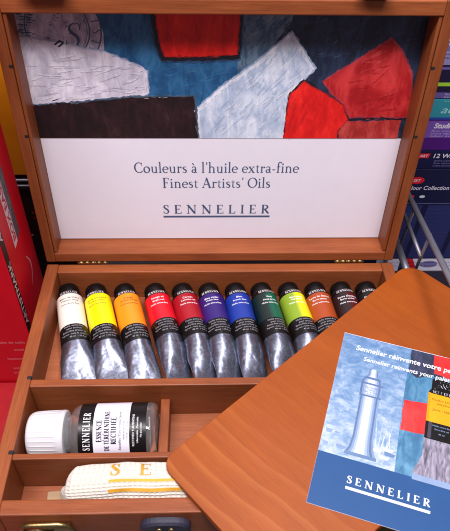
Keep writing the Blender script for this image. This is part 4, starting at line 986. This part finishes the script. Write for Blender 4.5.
sp.join(dk, [plain('cream print', srgb(214, 176, 150), .5), plain('red print', srgb(170, 40, 44), .5)])

# ------------------------------------------------------------------ stack of colour sets on the right
SY = .088
def setbox(x0, x1, z0, z1, col, label, deco, mats):
    zf = lambda z: z if z < -.09 else 1.048*z-.0242
    x0 = max(x0, .196) if z0 < .2 else x0; z0, z1 = zf(z0), zf(z1)
    o, c = pkg('paint_set_carton', x0, x1, SY, SY+.15, z0, z1, col, label, 'carton', .0008)
    o['group'] = 'cartons of colour sets stacked behind the box'
    s = Sheet(lambda x, y, l: (1.048*x+.0008-c[0], SY-.0002-l-c[1], zf(y)-c[2])); deco(s); s.join(o, mats); return o
NAVY = plain('navy carton', srgb(20, 24, 62), .35, vary=.05); WHT = plain('carton white print', srgb(222, 218, 236), .5); LIL = plain('carton lilac print', srgb(120, 116, 170), .5)
REDP = plain('carton red print', srgb(214, 20, 40), .5); FAINT = plain('carton faint print', srgb(66, 70, 130), .5); FAINT2 = plain('carton dim blue print', srgb(38, 44, 100), .5)
def lines(s, x0, x1, z0, n, dz, mi, sz=.0030, lift=.0001):
    rr = random.Random(int(z0*1e4))
    wl = ['couleurs', 'aquarelle', 'fine', 'artists', 'colour', 'demi-godets', 'pans', 'tubes', 'assorted', 'set', 'water', 'brush', 'extra']
    for k in range(n):
        tx = ' '.join(rr.choice(wl) for _ in range(7)); s.add(fit(sans(tx, sz), x0, x1-rr.uniform(0, .02), z0-k*dz), lift=lift, mi=mi)
def d1(s):
    s.disc(.2275, .0735, .0085, .0050, 0, 2, 24); s.add(centre(sans('SET', .0052, .2, 1, .01)), .2275, .0717, .0001, 0)
    s.add(fit(sans('Watercolour Collection', .0082, .15, 1, .01), .1965, .2680, .0600), lift=.0001, mi=0)
    s.disc(.2270, .0500, .0026, .0022, 0, 2, 16); s.disc(.2390, .0500, .0034, .0020, 0, 0, 16); s.disc(.2200, .0500, .0024, .0022, 0, 2, 16)
    s.rect(.196, .335, .0395, .0402, 0, 1)
    for j in range(3): s.poly([(.198+.046*j, -.050), (.238+.046*j, -.050), (.243+.046*j, .037), (.204+.046*j, .037)], 0, 4)
    for j in range(3): lines(s, .2035+.046*j, .2390+.046*j, .030, 12, .0062, 3)
    s.rect(.205, .236, -.0740, -.0520, .00005, 0); s.rect(.242, .32, -.0740, -.0520, .00005, 0); s.poly([(.250, -.0740), (.262, -.0740), (.252, -.0520), (.242, -.0520)], .0001, 2)
    s.disc(.275, -.062, .012, .006, .0001, 1, 24)
setbox(.196, .40, -.1030, .0890, NAVY, 'large navy carton of watercolours at the bottom of the stack', d1, [WHT, LIL, REDP, FAINT, FAINT2])
setbox(.200, .40, -.1495, -.1035, plain('slate carton', srgb(48, 44, 62), .5), 'plain slate carton at the very bottom under the navy one', lambda s: lines(s, .21, .36, -.06, 2, .006, 0, .004), [LIL])
def d2(s):
    s.poly([(.2200, .1045), (.2325, .1045), (.2340, .1105), (.2215, .1105)], 0, 2); s.add(centre(sans('ART', .0048, .2, 1, .01)), .2270, .1058, .0001, 0)
    s.add(fit(sans('12 Watercolours', .0078, .1, 1, .02), .2380, .296, .1048), lift=.0001, mi=0); lines(s, .240, .335, .1000, 3, .0034, 1, .0032)
setbox(.190, .40, .0898, .1140, plain('deep navy carton', srgb(16, 22, 66), .35), 'thin deep navy carton with red tag lying on the largest navy one', d2, [WHT, LIL, REDP])
def d3(s):
    s.rect(.191, .380, .1310, .1515, 0, 1); s.add(fit(sans('Studio colour', .0085, .15, 1, .03), .2285, .276, .1430), lift=.0001, mi=0); lines(s, .2270, .335, .1385, 3, .0032, 2, .0032)
setbox(.190, .40, .1146, .1524, plain('purple carton', srgb(74, 22, 118), .35), 'purple carton with white lettering lying above the deep navy ones', d3, [WHT, plain('lavender', srgb(112, 78, 168), .4), plain('pale lavender', srgb(190, 170, 220), .5)])
def d4(s):
    s.add(fit(sans('aquarelle', .0125, .35, 1, .01), .2310, .290, .1610), lift=.0001, mi=1); s.rect(.191, .380, .1532, .1560, .00005, 2); lines(s, .231, .33, .1740, 1, .003, 1, .003)
setbox(.190, .40, .1530, .1770, plain('teal carton', srgb(40, 142, 160), .35), 'teal carton with pale script lettering between the purple and striped ones', d4, [WHT, plain('pale teal', srgb(150, 206, 214), .5), plain('blue edge', srgb(42, 62, 158), .4)])
def d5(s):
    s.rect(.191, .380, .1920, .1960, 0, 1); s.add(fit(sans('Acrylique fine', .0072, .3, 1, .04), .2360, .285, .1862), lift=.0001, mi=0)
    s.rect(.191, .380, .1785, .1850, 0, 2); lines(s, .230, .335, .1820, 2, .0030, 3, .0030); s.rect(.191, .380, .2100, .2125, 0, 2)
setbox(.190, .40, .1776, .2135, plain('midnight carton', srgb(18, 20, 54), .35), 'midnight blue carton with lime green stripe on the teal one', d5, [WHT, plain('lime', srgb(150, 196, 50), .5), plain('muted lilac', srgb(96, 84, 150), .5), plain('lilac print', srgb(190, 184, 220), .5)])
def d6(s):
    s.rect(.191, .380, .2300, .2440, 0, 1); lines(s, .215, .335, .2255, 2, .004, 2, .0034); lines(s, .215, .335, .2400, 2, .005, 0, .0042)
setbox(.190, .40, .2141, .2500, plain('grey lilac carton', srgb(128, 122, 168), .4), 'greyish lilac carton with stacked lettering above the lime striped one', d6, [WHT, plain('dim lilac', srgb(94, 88, 136), .5), plain('deep lilac', srgb(70, 62, 124), .5)])
def d7(s):
    s.add(fit(sans('Couleurs', .012, .2, 1, .02), .236, .300, .2760), lift=.0001, mi=1); lines(s, .05, .21, .296, 3, .006, 2, .005)
setbox(.010, .40, .2506, .3300, plain('pale pink carton', srgb(232, 196, 226), .4), 'wide pale pink carton topmost, peeping over the lid', d7, [WHT, plain('purple lettering', srgb(120, 60, 150), .5), plain('pink print', srgb(200, 150, 200), .5)])

# ------------------------------------------------------------------ wire rack divider right of the box
RKX = .225
rk = tag(empty('wire_rack', (RKX, 0, ZF)), 'grey wire rack divider standing between the paint box and the navy cartons', 'wire rack')
def rod(name, pts, r):
    bm = bmesh.new(); bm_tube(bm, [(p[0]-RKX, p[1], p[2]-ZF) for p in pts], r, 12); return bmobj(name, bm, WIRE, rk)
rod('top_rail', [(RKX, .0800, .0450), (RKX, -.0874, .0625), (RKX, -.30, .0845), (RKX, -.425, .0845), (RKX, -.43, .078), (RKX, -.43, ZF+.001)], .0034)
rod('middle_rail', [(RKX+.002, .0700, .0160), (RKX+.002, -.0100, .0182)], .0024)
rod('bottom_rail', [(RKX, .0800, -.0255), (RKX, -.006, -.0230)], .0044)
rod('upright', [(RKX+.003, .0460, .0480), (RKX+.003, .0560, -.0300)], .0018)
rod('upright', [(RKX+.003, -.0120, .0540), (RKX+.003, -.0030, -.0260)], .0018)
for y in (.0800, -.0020): rod('post', [(RKX, y, -.0240), (RKX, y, ZF+.001)], .0028)
rod('post', [(RKX, .0800, .0450), (RKX, .0800, -.0240)], .0024)

# ------------------------------------------------------------------ light
w = bpy.data.worlds.new('World'); S.world = w; w.use_nodes = True
bg = w.node_tree.nodes['Background']; bg.inputs['Color'].default_value = (.95, .90, 1.0, 1); bg.inputs['Strength'].default_value = .15
def area(name, loc, target, sx, sy, e, col):
    l = bpy.data.lights.new(name, 'AREA'); l.shape = 'RECTANGLE'; l.size = sx; l.size_y = sy; l.energy = e; l.color = col
    o = bpy.data.objects.new(name, l); COL.objects.link(o); o.location = loc
    o.rotation_euler = (Vector(target)-Vector(loc)).to_track_quat('-Z', 'Y').to_euler(); return o
area('ceiling_lamp', (-.20, -.62, 1.65), (0, -.1, 0), 1.4, .22, 47, (1, .95, .97))
area('ceiling_lamp', (.35, .0, 1.9), (0, -.1, 0), 1.5, .22, 23, (1, .95, .98))
S.view_settings.view_transform = 'Standard'; S.view_settings.look = 'None'; S.view_settings.exposure = 0; S.view_settings.gamma = 1
S.render.engine = 'CYCLES'
S.cycles.filter_width = 1.9; S.cycles.max_bounces = 10; S.cycles.transmission_bounces = 8; S.cycles.use_denoising = True
